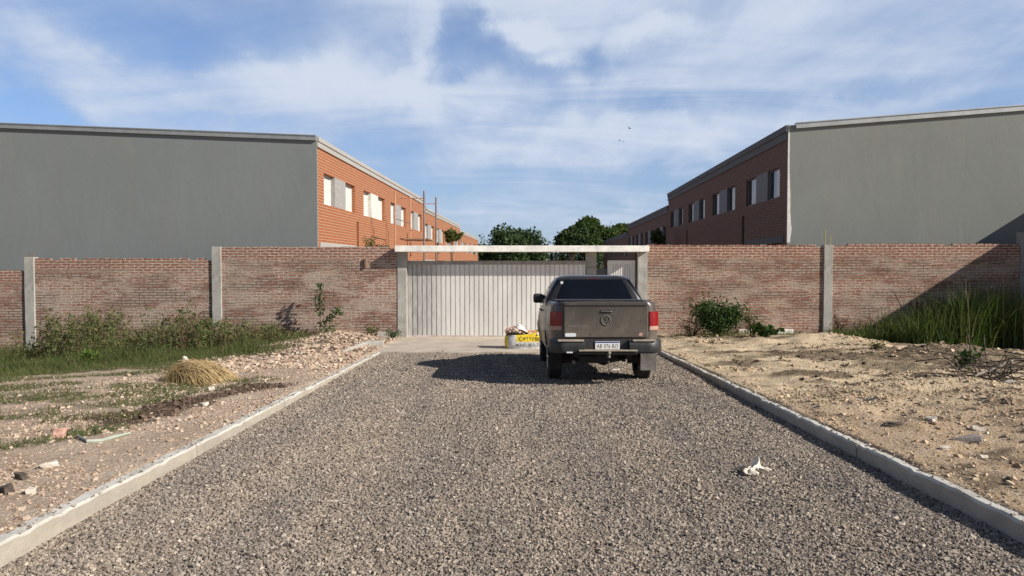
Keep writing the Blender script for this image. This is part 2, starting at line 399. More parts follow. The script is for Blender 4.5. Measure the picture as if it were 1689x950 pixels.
# ------------------------------------------------------------------ terrain
def kerb_x_left(y): return -2.97 - .0165 * (y - 4.3)
def kerb_x_right(y): return 3.30 + .027 * (y - 4.8)
GATE_Y = 23.8
def delta(x, y):
    """height above the plane of the drive"""
    xl, xr = kerb_x_left(y), kerb_x_right(y)
    L = xl - .12 - x; R = x - xr - .12
    d = np.full_like(x, -.10)
    n1 = fbm(x * .45, y * .45, 3, 4) - .5; n2 = fbm(x * 1.6, y * 1.6, 9, 4) - .5; n3 = fbm(x * 5, y * 5, 21, 3) - .5
    kl = .09 - .05 * sst(y, 12, 18)
    left = kl - .02 - .12 * sst(L, 1.5, 5) - .42 * sst(L, 3.0, 11) * sst(y, 6, 18) + .10 * n1 * sst(L, .4, 2) + .07 * n2 * sst(L, .2, 1) + .045 * n3 * sst(L, .05, .5)
    mound = .7 * np.exp(-((L - 1.35 - .35 * (y - 19) * .25) / .85) ** 2) * sst(y, 13.5, 16.5)
    mound2 = np.exp(-((L - 2.4) / 1.2) ** 2) * sst(y, 18.5, 20.5) * (1 - sst(y, 23, 24))
    left = left + .17 * mound * (.6 + .9 * fbm(x * 1.1, y * 1.1, 5, 3)) + .10 * mound2
    trench = np.exp(-((L - 1.9 - .0 * y) / .45) ** 2) * sst(y, 9, 10.5) * (1 - sst(y, 14, 15.5))
    left = left - .07 * trench
    kr = .098 - .018 * sst(y, 12, 18)
    right = kr - .01 + .05 * sst(R, .3, 2) - .28 * sst(R, 4.5, 9) * sst(y, 13, 19) + .24 * n1 * sst(R, .4, 2.5) + .22 * n2 * sst(R, .2, 1) + .085 * n3 * sst(R, .05, .5)
    right = right + .22 * np.exp(-((x - 8.9) / 2.3) ** 2 - ((y - 20.4) / .9) ** 2) + .30 * np.exp(-((x - 10.4) / 1.5) ** 2 - ((y - 16.6) / .8) ** 2) + .12 * np.exp(-((x - 6.0) / 1.8) ** 2 - ((y - 21.0) / .9) ** 2)
    right = right - .08 * np.exp(-((y - 14.6 - .12 * (x - 8)) / .7) ** 2) * sst(x, 6, 7.5)
    d = np.where(L > 0, left, d); d = np.where(R > 0, right, d)
    return d
def ground_z(x, y):
    x = np.asarray(x, float); y = np.asarray(y, float)
    base = -SLOPE * np.clip(y, -40, GATE_Y + .5)
    near = (y < GATE_Y + 1) * 1.0
    return base + np.where(near > 0, delta(x, y), -.12)
def gt(px, py):
    """where the view ray through a photo pixel meets the terrain"""
    d = ray(px, py); t = np.arange(3.0, 40, .02); P = EYEV[None] + t[:, None] * d[None]
    h = P[:, 2] - ground_z(P[:, 0], P[:, 1]); i = int(np.argmax(h < 0)); return P[i]
def axis(*segs):
    out = []
    for a, b, st in segs: out.append(np.arange(a, b, st))
    return np.concatenate(out + [np.array([segs[-1][1]])])
gx = axis((-900, -60, 70), (-60, -20, 4), (-20, 20, .085), (20, 60, 4), (60, 900, 70))
gy = axis((-300, -20, 40), (-20, 2, 1), (2, 24.6, .085), (24.6, 40, 2), (40, 140, 10), (140, 1400, 90))
GX, GY = np.meshgrid(gx, gy)
GZ = ground_z(GX, GY)
far = (np.abs(GX) > 60) | (GY > 140) | (GY < -20)
nx, ny = len(gx), len(gy)
idx = np.arange(nx * ny).reshape(ny, nx)
quads = np.stack([idx[:-1, :-1], idx[:-1, 1:], idx[1:, 1:], idx[1:, :-1]], -1).reshape(-1, 4)
# what covers the ground, written per vertex
X, Y = GX.ravel(), GY.ravel()
Ld = kerb_x_left(Y) - X; Rd = X - kerb_x_right(Y)
bn = fbm(X * .6, Y * .6, 31, 4); bn2 = fbm(X * .35, Y * 2.0, 41, 4); bn3 = fbm(X * .3, Y * 1.4, 51, 4)
def seg_dist(X, Y, pts):
    d = np.full(np.shape(X), 1e9)
    for a, b in zip(pts[:-1], pts[1:]):
        ux, uy = b[0] - a[0], b[1] - a[1]; t = np.clip(((X - a[0]) * ux + (Y - a[1]) * uy) / (ux * ux + uy * uy), 0, 1)
        d = np.minimum(d, np.hypot(X - a[0] - t * ux, Y - a[1] - t * uy))
    return d
PATCH = [[gt(*q)[:2] for q in l] for l in (((0, 664), (60, 652), (105, 655)), ((110, 662), (200, 652), (320, 640)), ((185, 668), (240, 662), (300, 652)), ((0, 738), (60, 730), (115, 718), (150, 710)),
         ((105, 692), (150, 689), (205, 690)), ((0, 690), (45, 687)), ((385, 640), (440, 624)), ((330, 634), (400, 628)), ((260, 640), (345, 632)))]
def grass_mask(X, Y):
    Ld = kerb_x_left(Y) - X
    bn = fbm(X * .6, Y * .6, 31, 4); bn2 = fbm(X * .35, Y * 2.0, 41, 4)
    edge = 16.9 + 1.6 * (bn - .5)
    main = sst(Y, edge - .5, edge + .5) * sst(Ld, 3.2 + 1.5 * (bn - .5), 4.4 + 1.5 * (bn - .5))
    patch = sst(bn2 + .35 * (bn - .5), .44, .58) * sst(Ld, 1.9, 3.2) * sst(Y, 6.8, 8.5) * .9
    rag = .5 * (fbm(X * 2.6, Y * 2.6, 89, 5) - .5)
    for l in PATCH: patch = np.maximum(patch, .95 * (1 - sst(seg_dist(X, Y, l) + rag, .14, .38)))
    return np.where(Ld > 0, np.maximum(main, patch), 0)
grass = grass_mask(X, Y)
SOIL_PTS = [gt(*q)[:2] for q in ((205, 692), (255, 678), (320, 661), (380, 647), (428, 638))]
def soil_mask(X, Y): return 1 - sst(seg_dist(X, Y, SOIL_PTS) + .75 * (fbm(X * 2.0, Y * 2.0, 83, 5) - .5), .22, .50)
soil = soil_mask(X, Y)
soil = np.maximum(soil, np.where((Ld > 0) & (Y > 14.5), sst(bn, .52, .66) * .8 * sst(Ld, .8, 1.5) * (1 - sst(Ld, 3.2, 4.2)), 0))
damp = np.where(Rd > 0, np.maximum(sst(bn3, .50, .66) * sst(Y, 10.5, 13) * sst(Rd, .5, 1.4), .9 * np.exp(-((Y - 14.9 - .1 * (X - 8)) / .55) ** 2) * sst(X, 6.2, 7.5) * sst(fbm(X * 1.5, Y * 1.5, 77, 3), .3, .5)), 0)
sandm = np.where(Rd > 0, sst(Y, 8.0, 11.5) * (.7 + .8 * bn), 0)
damp = np.maximum(damp, np.where(Rd > .3, .85 * sst(fbm(X * 1.1, Y * 2.6, 63, 4), .56, .66), 0))
damp = np.where((Rd > 0) & (Y > 19.8) & (X > 10.2), .9, damp)  # ground under the tall grass set evenly dark
rightm = np.where(X > 0, 1.0, 0.0)

m, N, b = mat("bare_ground")
tc = N.n('ShaderNodeTexCoord').outputs['Object']
def at(n_): return N.n('ShaderNodeAttribute', attribute_name=n_).outputs['Fac']
f1 = N.noise(tc, 1.3, 6, .65); f2 = N.noise(tc, 9, 6, .7); f3 = N.noise(tc, 38, 5, .75)
vo = N.n('ShaderNodeTexVoronoi', {'Vector': tc, 'Scale': 26.0, 'Randomness': 1.0})
pink = N.mix(N.ramp(f1, .3, .7), (.43, .32, .235), (.56, .45, .35))
pink = N.mix(N.ramp(f2, .45, .7, 0, .6), pink, (.33, .225, .16))
rgt = N.mix(N.ramp(f1, .3, .7), (.42, .305, .20), (.54, .41, .275))
rgt = N.mix(N.ramp(f2, .45, .7, 0, .5), rgt, (.30, .20, .13))
col = N.mix(at('rightm'), pink, rgt)
sand = N.mix(N.ramp(f2, .3, .7), (.53, .41, .265), (.71, .58, .40))
col = N.mix(N.math('MULTIPLY', at('sandm'), N.ramp(f1, .3, .55, .45, 1), clamp=True), col, sand)
col = N.mix(N.ramp(f3, .52, .75, 0, .5), col, N.mix(1.0, col, (.5, .48, .46), 'MULTIPLY'))
col = N.mix(N.math('MULTIPLY', N.ramp(N.n('ShaderNodeSeparateColor', {0: vo.outputs['Color']}).outputs[0], .72, .9), .5), col, (.56, .47, .39))
col = N.mix(N.math('MULTIPLY', at('damp'), N.ramp(f2, .3, .55, .35, 1), clamp=True), col, N.mix(N.ramp(f3, .3, .7), (.095, .07, .048), (.17, .128, .088)))
col = N.mix(N.math('MULTIPLY', at('soil'), N.ramp(f2, .2, .5, .6, 1), clamp=True), col, N.mix(N.ramp(f3, .3, .7), (.085, .055, .04), (.145, .097, .072)))
col = N.mix(N.math('MULTIPLY', at('grass'), N.ramp(f2, .3, .6, .35, .9), clamp=True), col, N.mix(f3, (.05, .065, .02), (.13, .12, .05)))
N.link(col, b.inputs['Base Color']); b.inputs['Roughness'].default_value = .95; b.inputs['Specular IOR Level'].default_value = .1
h = N.math('ADD', N.math('MULTIPLY', f2, .7), N.math('ADD', N.math('MULTIPLY', f3, .6), N.math('MULTIPLY', vo.outputs['Distance'], -.35)))
bump(N, b, h, .9, .05)
M['ground'] = m
go = np_mesh("ground", np.stack([X, Y, GZ.ravel()], 1), quads, M['ground'], smooth=True,
             attrs=dict(grass=grass, soil=soil, damp=damp, sandm=sandm, rightm=rightm))
go['kind'] = 'structure'

# ------------------------------------------------------------------ gravel drive
def road_d(x, y):
    edge_ = kerb_x_right(y) - x
    return -.03 * (1 - sst(edge_, .1, .45)) * (1 - sst(y, 9, 15)) - .02 * (1 - sst(x - kerb_x_left(y), .1, .4)) + .018 * (fbm(x * .8, y * .35, 61, 3) - .5) * 2 + .012 * (fbm(x * 2.4, y * 2.0, 71, 3) - .5) * 2 - .015 * np.exp(-((np.abs(x - .1) - 1.0) / .45) ** 2)
ry = np.arange(-8, 18.41, .1); ru = np.linspace(0, 1, 71)
RY, RU = np.meshgrid(ry, ru, indexing='ij')
RX = (kerb_x_left(RY) - .03) * (1 - RU) + (kerb_x_right(RY) + .03) * RU
RZ = -SLOPE * RY + road_d(RX, RY)
idx = np.arange(RX.size).reshape(RX.shape)
quads = np.stack([idx[:-1, :-1], idx[:-1, 1:], idx[1:, 1:], idx[1:, :-1]], -1).reshape(-1, 4)
m, N, b = mat("gravel_bed")
tc = N.n('ShaderNodeTexCoord').outputs['Object']
vo = N.n('ShaderNodeTexVoronoi', {'Vector': tc, 'Scale': 38.0})
v = N.n('ShaderNodeSeparateColor', {0: vo.outputs['Color']}).outputs[0]
k = N.mix(v, (.10, .088, .076), (.34, .30, .255))
k = N.mix(N.ramp(N.noise(tc, .8, 4), .4, .7, 0, .35), k, (.24, .19, .14))
N.link(k, b.inputs['Base Color']); b.inputs['Roughness'].default_value = .95; b.inputs['Specular IOR Level'].default_value = .15
bump(N, b, N.math('MULTIPLY', vo.outputs['Distance'], -1.0), 1.0, .03)
M['gravel_bed'] = m
ro = np_mesh("gravel_road", np.stack([RX.ravel(), RY.ravel(), RZ.ravel()], 1), quads, m, smooth=True); ro['kind'] = 'structure'

CUBE = np.array([(-1, -1, -1), (1, -1, -1), (1, 1, -1), (-1, 1, -1), (-1, -1, 1), (1, -1, 1), (1, 1, 1), (-1, 1, 1)], float)
CUBEF = np.array([(3, 2, 1, 0), (4, 5, 6, 7), (0, 1, 5, 4), (1, 2, 6, 5), (2, 3, 7, 6), (3, 0, 4, 7)])
TRIF = np.concatenate([CUBEF[:, [0, 1, 2]], CUBEF[:, [0, 2, 3]]])
def rand_rot(n):
    q = rng.normal(size=(n, 4)); q /= np.linalg.norm(q, axis=1)[:, None]
    w, x, y, z = q.T
    return np.stack([1 - 2 * (y * y + z * z), 2 * (x * y - z * w), 2 * (x * z + y * w), 2 * (x * y + z * w), 1 - 2 * (x * x + z * z), 2 * (y * z - x * w),
                     2 * (x * z - y * w), 2 * (y * z + x * w), 1 - 2 * (x * x + y * y)], 1).reshape(n, 3, 3)
def stones(name, pos, size, material, flat=.75):
    n = len(pos)
    v = CUBE[None] * (1 + rng.uniform(-.45, .35, (n, 8, 3))) * .5
    v = v * (rng.uniform(.6, 1.25, (n, 1, 3)))
    v = np.einsum('nij,nkj->nki', rand_rot(n), v) * size[:, None, None]
    v[..., 2] *= flat
    v = v + pos[:, None, :]
    f = (TRIF[None] + 8 * np.arange(n)[:, None, None]).reshape(-1, 3)
    return np_mesh(name, v.reshape(-1, 3), f, material)
M['gravel'] = island_mat("crushed_stone", [(.118, .100, .086), (.198, .167, .143), (.268, .228, .192), (.325, .277, .231), (.255, .210, .171), (.36, .310, .258), (.48, .425, .36)], .85)
def toned(m):
    """dusty and washed stretches along the drive"""
    N = NT(m.node_tree); b = m.node_tree.nodes['Principled BSDF']; src = b.inputs['Base Color'].links[0].from_socket
    tc = N.n('ShaderNodeTexCoord').outputs['Object']
    a = N.noise(N.mapping(tc, (1.5, .22, 0)), 1.0, 5, .6); c = N.noise(N.mapping(tc, (1, .7, 0)), 1.7, 5, .65)
    k = N.mix(1.0, src, N.mix(N.ramp(a, .35, .65), (.86, .86, .88), (1.10, 1.07, 1.03)), 'MULTIPLY')
    k = N.mix(N.ramp(c, .58, .76, 0, .35), k, (.29, .245, .20))
    k = N.mix(1.0, k, N.mix(N.ramp(c, .25, .42), (.72, .71, .72), (1, 1, 1)), 'MULTIPLY')
    N.link(k, b.inputs['Base Color'])
toned(M['gravel'])
P = []; SZ = []
for y0, y1, dens, s in ((2.9, 5.5, 5600, .0122), (5.5, 8, 4600, .0128), (8, 12, 3200, .0145), (12, 18.35, 1700, .0185)):
    n = int(dens * (y1 - y0) * 6.5)
    y = rng.uniform(y0, y1, n); u = rng.uniform(0, 1, n)
    x = (kerb_x_left(y) + .01) * (1 - u) + (kerb_x_right(y) - .01) * u
    z = -SLOPE * y + road_d(x, y)
    sz = s * rng.lognormal(0, .28, n)
    P.append(np.stack([x, y, z + sz * rng.uniform(.05, .45, n)], 1)); SZ.append(sz)
y = rng.uniform(3, 18, 1300); sd_ = rng.uniform(size=1300) < .5; x = np.where(sd_, kerb_x_left(y) - np.abs(rng.normal(0, .18, 1300)), kerb_x_right(y) + np.abs(rng.normal(0, .18, 1300)))
top = np.where(np.abs(np.where(sd_, kerb_x_left(y) - x, x - kerb_x_right(y))) < .11, -SLOPE * y + np.where(sd_, .13 - .10 * np.clip((y - 4) / 14.6, 0, 1), .118 - .033 * np.clip((y - 4) / 14, 0, 1)) + .004, ground_z(x, y) + .004)
P.append(np.stack([x, y, top], 1)); SZ.append(.013 * rng.lognormal(0, .35, 1300))
go = stones("gravel", np.concatenate(P), np.concatenate(SZ), M['gravel']); tag(go, "loose crushed grey stone covering the drive", "gravel", kind='stuff')

# kerbs: cast in place, with knocked edges
def kerb(name, xf, y0, y1, h0, h1, side, w=.11):
    ys = np.arange(y0, y1 + .01, .06); V = []; n = 6
    js = np.arange(y0 + 1.3, y1, 2.95); ys = np.sort(np.concatenate([ys, js - .013, js - .008, js + .008, js + .013]))
    for i, y in enumerate(ys):
        t = np.clip((y - 4) / (y1 - 4), 0, 1); h = h0 + (h1 - h0) * t
        x = xf(y); z = -SLOPE * y
        j = (fbm(np.array([y * 1.3]), np.array([side * 3.1]), 91, 3)[0] - .5); j2 = (fbm(np.array([y * 4.1]), np.array([side * 7.7]), 95, 2)[0] - .5)
        nick = .02 if np.min(np.abs(js - y)) < .009 else 0
        h += .010 * j + .010 * (vnoise(np.array([y * 9.0]), np.array([side * 2.0]), 97)[0] - .5) - nick; x += side * nick; ww = w * (1 + .25 * j2) - nick; off = .006 * j + .010 * (vnoise(np.array([y * 7.0]), np.array([side * 4.0]), 98)[0] - .5)
        h -= .022 * max(0, vnoise(np.array([y * 5.3]), np.array([side * 5.0]), 99)[0] - .78) / .22
        V += [(x + side * off, y, z - .12), (x + side * (off + .004 + .01 * j2), y, z + h - .018 + .012 * j2), (x + side * (off + .018), y, z + h + .004 * j2),
              (x + side * (off + ww - .015), y, z + h + .006 * j), (x + side * (off + ww), y, z + h - .02), (x + side * (off + ww), y, z - .15)]
    Fc = []
    for i in range(len(ys) - 1):
        for k in range(n - 1): Fc.append((i * n + k, (i + 1) * n + k, (i + 1) * n + k + 1, i * n + k + 1))
    mb = MB(); mb.add(V, Fc); e = (len(ys) - 1) * n
    mb.f.append(tuple(range(n))); mb.f.append(tuple(range(e, e + n))[::-1])
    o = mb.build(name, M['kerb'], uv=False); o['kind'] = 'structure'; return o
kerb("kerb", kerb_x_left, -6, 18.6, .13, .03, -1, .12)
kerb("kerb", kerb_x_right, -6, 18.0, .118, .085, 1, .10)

# concrete apron before the gate
ap = [g(632, 583.5), g(1096, 585), g(1075, 557.5), g(662, 557.5)]
y0 = 18.25; y1 = GATE_Y + .6
axs = np.linspace(0, 1, 40); ays = np.linspace(0, 1, 30)
V = []; Fc = []
for j, v in enumerate(ays):
    yy = y0 + (y1 - y0) * v
    xa = -3.33 + (-3.62 + 3.33) * v; xb = 3.78 + .75 * v
    for i, u in enumerate(axs):
        xx = xa + (xb - xa) * u
        V.append((xx, yy + (.10 * (vnoise(xx * 2, 0.5, 3) - .5) if j == 0 else 0), -SLOPE * min(yy, GATE_Y + .6) + .035 + .01 * (vnoise(xx, yy, 8) - .5)))
for j in range(29):
    for i in range(39): Fc.append((j * 40 + i, j * 40 + i + 1, (j + 1) * 40 + i + 1, (j + 1) * 40 + i))
mb = MB(); mb.add(V, Fc)
for i in range(39):                          # front edge
    a, b_ = V[i], V[i + 1]; mb.quad((a[0], a[1], a[2] - .15), (b_[0], b_[1], b_[2] - .15), b_, a)
for j in range(29):
    a, b_ = V[j * 40], V[(j + 1) * 40]; mb.quad((a[0], a[1], a[2] - .3), (b_[0], b_[1], b_[2] - .3), b_, a)
    a, b_ = V[j * 40 + 39], V[(j + 1) * 40 + 39]; mb.quad((a[0], a[1], a[2] - .3), (b_[0], b_[1], b_[2] - .3), b_, a)
o = mb.build("concrete_apron", M['apron'], uv=False); o['kind'] = 'structure'

# ------------------------------------------------------------------ boundary wall
WY = GATE_Y; WT = .16
def base_z(px): return float(ground_z(xY(px, WY), WY - .2)) - .35
def wall_panel(px0, px1, ptop, material, label, jag=.0):
    x0, x1 = xY(px0, WY), xY(px1, WY); zt = zY(ptop, WY, (px0 + px1) / 2)
    zb = min(base_z(px0), base_z(px1)) - .2
    mb = MB(); n = max(4, int((x1 - x0) / .26)); xs = np.linspace(x0, x1, n + 1)
    for y in (WY, WY + WT):
        mb.v += [(x, y, zb) for x in xs] + [(x, y, zt) for x in xs]
    k = n + 1
    for i in range(n):
        mb.f += [(i, i + 1, k + i + 1, k + i), (2 * k + i + 1, 2 * k + i, 3 * k + i, 3 * k + i + 1), (k + i, k + i + 1, 3 * k + i + 1, 3 * k + i)]
    mb.f += [(0, k, 3 * k, 2 * k), (n, 2 * k + n, 3 * k + n, k + n)]
    # the last course: single bricks, a few missing
    x = x0 + .01
    while x < x1 - .25:
        if rng.uniform() > jag: mb.box(x, x + .238, WY + .012, WY + WT - .01, zt + .0005, zt + .0005 + rng.uniform(.052, .066))
        x += .26
    o = mb.build("brick_wall", material(zt)); return tag(o, label, "wall", "brick boundary wall panels")
wall_panel(-320, 43, 449, M['brick_old'], "lowest brick boundary wall panel at far left beyond the first concrete post", .05)
wall_panel(57, 351, 429, M['brick_old'], "brick boundary wall panel of middle height between two concrete posts behind the weeds", .12)
pA = wall_panel(365, 656, 410, M['brick_old'], "tall brick boundary wall panel joining the left side of the gate, under the pale slab end", .05)
pD = wall_panel(1066, 1358, 407, M['brick_old2'], "tall brick boundary wall panel right of the gate behind the pickup and bush", .04)
wall_panel(1371, 1682, 405, M['brick_old2'], "brick boundary wall panel half in diagonal shadow behind the tall grass", .06)
pz = zY(434, WY); px_ = xY(603, WY)
MB().box(px_ - .025, px_ + .025, WY - .07, WY + .01, pz - .15, pz + .15).build("hinge_bracket", M['steel'], pA)
fz = zY(546, WY)
MB().box(xY(1218, WY), xY(1308, WY), WY - .10, WY - .003, fz - .5, fz + .06).build("concrete_footing", M['white'], pD, bevel=.02)
MB().box(xY(622, WY), xY(655, WY), WY - .10, WY - .003, fz - .6, zY(553, WY) + .1).build("concrete_footing", M['concrete'], pA, bevel=.02)

def post(px0, px1, ptop, label, bars=0, barmat='steel', barh=.3, depth=.06, mt='concrete_post'):
    x0, x1 = xY(px0, WY), xY(px1, WY); zt = zY(ptop, WY, px0); zb = base_z((px0 + px1) / 2) - .2
    cx = (x0 + x1) / 2
    root = empty("concrete_post", (cx, WY, zb), (0, 0, 0), label, "post", "concrete posts of the boundary wall")
    mb = MB(); w = (x1 - x0) / 2; H = zt - zb
    ring = []
    for i, z in enumerate(np.linspace(0, H, 14)):
        j = [.007 * (rng.uniform() - .5) for _ in range(4)]
        ring.append([(-w + j[0], -depth + j[1], z), (w + j[2], -depth + j[1], z), (w + j[2], WT + .04, z), (-w + j[0], WT + .04, z)])
    V = [p for r in ring for p in r]; Fc = []
    for i in range(13):
        for k in range(4): Fc.append((i * 4 + k, i * 4 + (k + 1) % 4, (i + 1) * 4 + (k + 1) % 4, (i + 1) * 4 + k))
    Fc += [(0, 1, 2, 3), (52, 53, 54, 55)]
    mb.add(V, Fc).build("shaft", M[mt], root, bevel=.012)
    for k in range(bars):
        bx = (-.6 + 1.2 * k / max(1, bars - 1)) * w
        MB().tube([(bx, .03, H - .05), (bx + .005, .03, H + barh * (.6 + .4 * rng.uniform()))], .011, 6).build("rebar", M[barmat], root)
    return root
post(42, 58, 424, "concrete wall post with short rebar stubs at far left, between two lower wall panels", 3, 'steel', .14)
post(350.5, 366, 407, "bare concrete wall post at the step in the wall left of the gate")
post(1357.5, 1372, 404, "concrete wall post with long yellowed bars sticking up from its top", 2, 'yellow_bar', .56)
post(1681, 1696, 383, "tall grey post at the right edge, rising above the wall in shadow", 0, mt='panel_grey')

# ------------------------------------------------------------------ gate portal and gates
portal = empty("gate_portal", (xY(860, WY), WY, -SLOPE * WY), (0, 0, 0), "pale concrete gate portal with long white slab on pillars", "gateway")
def local(mb, root):
    l = root.location; mb.v = [(a - l.x, b_ - l.y, c - l.z) for a, b_, c in mb.v]; return mb
zs0, zs1 = zY(415.3, WY - .4), zY(405.0, WY - .4)
SF = WY - .385
o = local(MB().box(xY(651, SF), xY(1070.5, SF), SF, WY + .42, zs0, zs1), portal).build("lintel_slab", M['slab'], portal, bevel=.012)
for a, c in ((655.5, 671), (1051.5, 1067)):
    local(MB().box(xY(a, WY), xY(c, WY), WY - .02 if a < 700 else WY - .05, WY + .28, -SLOPE * WY - .5, zs0 - .002), portal).build("pillar", M['concrete_post'], portal, bevel=.012)
IY = WY + .22
local(MB().box(xY(966.5, IY), xY(984, IY), IY, IY + .2, -SLOPE * WY - .3, zs0 - .002), portal).build("inner_pillar", M['concrete_post'], portal, bevel=.01)
local(MB().box(xY(967.5, IY), xY(983, IY), IY - .05, IY - .002, zY(452, IY), zY(442, IY)), portal).build("meter_box", M['fascia_pale'], portal, bevel=.006)
local(MB().box(xY(984.2, IY), xY(1001, IY), IY + .05, IY + .15, -SLOPE * WY - .3, zY(443, IY)), portal).build("low_wall", M['fascia_dark'], portal, bevel=.006)

def corrugated(x0, x1, z0, z1, y, pitch=.1535, groove=.042, dep=.03):
    mb = MB(); pts = []; x = x0
    while x < x1:
        a = [(x, y), (min(x + pitch - groove, x1), y), (min(x + pitch - groove + .008, x1), y + dep), (min(x + pitch - .008, x1), y + dep)]
        pts += a; x += pitch
    pts.append((x1, y))
    q = []
    for p in pts:
        if not q or p[0] > q[-1][0] + 1e-4 or abs(p[1] - q[-1][1]) > 1e-4: q.append(p)
    n = len(q)
    mb.add([(p[0], p[1], z0) for p in q] + [(p[0], p[1], z1) for p in q], [(i, i + 1, n + i + 1, n + i) for i in range(n - 1)])
    return mb
GY_ = WY + .16
gx0, gx1 = xY(671.5, GY_), xY(967.5, GY_); gzt, gzb = zY(430, GY_), zY(558.5, GY_)
gate = empty("sliding_gate", ((gx0 + gx1) / 2, GY_, gzb), (0, 0, 0), "wide pale corrugated metal sliding gate under the slab", "gate")
local(corrugated(gx0 + .04, gx1 - .04, gzb + .09, gzt - .11, GY_), gate).build("metal_sheet", M['gate'], gate, uv=False)
local(MB().box(gx0, gx1, GY_ - .012, GY_ + .05, gzt - .125, gzt), gate).build("top_rail", M['gate_rail'], gate, bevel=.004)
local(MB().box(gx0, gx1, GY_ - .03, GY_ + .05, gzb + .01, gzb + .11), gate).build("bottom_rail", M['rail_pale'], gate, bevel=.004)
for a in (gx0, gx1 - .05):
    local(MB().box(a, a + .05, GY_ - .008, GY_ + .05, gzb + .1105, gzt - .1255), gate).build("stile", M['gate_rail'], gate, bevel=.004)
wx0, wx1 = xY(1002, GY_), xY(1047.5, GY_); wzt = zY(429.5, GY_)
wk = empty("pedestrian_gate", ((wx0 + wx1) / 2, GY_, gzb), (0, 0, 0), "narrow corrugated metal door beside the right pillar, behind the pickup", "gate")
local(corrugated(wx0 + .13, wx1 - .13, gzb + .09, wzt - .13, GY_, .075, .03), wk).build("metal_sheet", M['gate'], wk, uv=False)
local(MB().box(wx0, wx1, GY_ - .012, GY_ + .04, wzt - .13, wzt), wk).build("top_rail", M['gate'], wk, bevel=.004)
for a in (wx0, wx1 - .13):
    local(MB().box(a, a + .13, GY_ - .012, GY_ + .04, gzb + .05, wzt - .1305), wk).build("stile", M['gate'], wk, bevel=.004)
local(MB().box(wx1 + .01, wx1 + .06, GY_ - .0, GY_ + .06, gzb, zs0 - .004), wk).build("door_post", M['dark'], wk)

# low cast edging left of the apron
e0, e1, e2 = g(563, 584, .06), g(604, 567, .10), g(633, 567, .10)
ed = empty("concrete_edging", tuple(e1), (0, 0, 0), "low L-shaped concrete edging around rubble beside the apron", "edging")
def beam(p, q, w, z0, z1):
    p, q = np.array(p), np.array(q); d = q - p; d[2] = 0; L = np.linalg.norm(d); d /= L; nrm = np.array([-d[1], d[0], 0])
    vs = []
    for s in (p, q):
        for sd in (-w / 2, w / 2):
            for z in (z0, z1): vs.append((s[0] + nrm[0] * sd, s[1] + nrm[1] * sd, s[2] + z))
    return MB().add(vs, [(0, 1, 3, 2), (4, 6, 7, 5), (0, 4, 5, 1), (2, 3, 7, 6), (1, 5, 7, 3), (0, 2, 6, 4)])
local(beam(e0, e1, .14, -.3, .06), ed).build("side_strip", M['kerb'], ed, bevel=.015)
local(beam(e1 + np.array([.0, -.09, 0]), e2, .2, -.3, .09), ed).build("cross_strip", M['concrete'], ed, bevel=.015)

# ------------------------------------------------------------------ terraces of brick houses
def facade_quads(mb, sgn, u0, u1, z0, z1, holes):
    us = sorted({u0, u1, *[h[0] for h in holes], *[h[1] for h in holes]}); us = [u for u in us if u0 <= u <= u1]
    zs = sorted({z0, z1, *[h[2] for h in holes], *[h[3] for h in holes]}); zs = [z for z in zs if z0 <= z <= z1]
    for a, b_ in zip(us[:-1], us[1:]):
        for c, d in zip(zs[:-1], zs[1:]):
            if any(h[0] <= a + 1e-6 and b_ <= h[1] + 1e-6 and h[2] <= c + 1e-6 and d <= h[3] + 1e-6 for h in holes): continue
            mb.quad((0, a, c), (0, b_, c), (0, b_, d), (0, a, d))
def reveal(mb, sgn, h, r):
    a, b_, c, d = h; x = -sgn * r
    mb.quad((0, a, c), (x, a, c), (x, a, d), (0, a, d)); mb.quad((0, b_, c), (0, b_, d), (x, b_, d), (x, b_, c))
    mb.quad((0, a, c), (0, b_, c), (x, b_, c), (x, a, c)); mb.quad((0, a, d), (x, a, d), (x, b_, d), (0, b_, d))
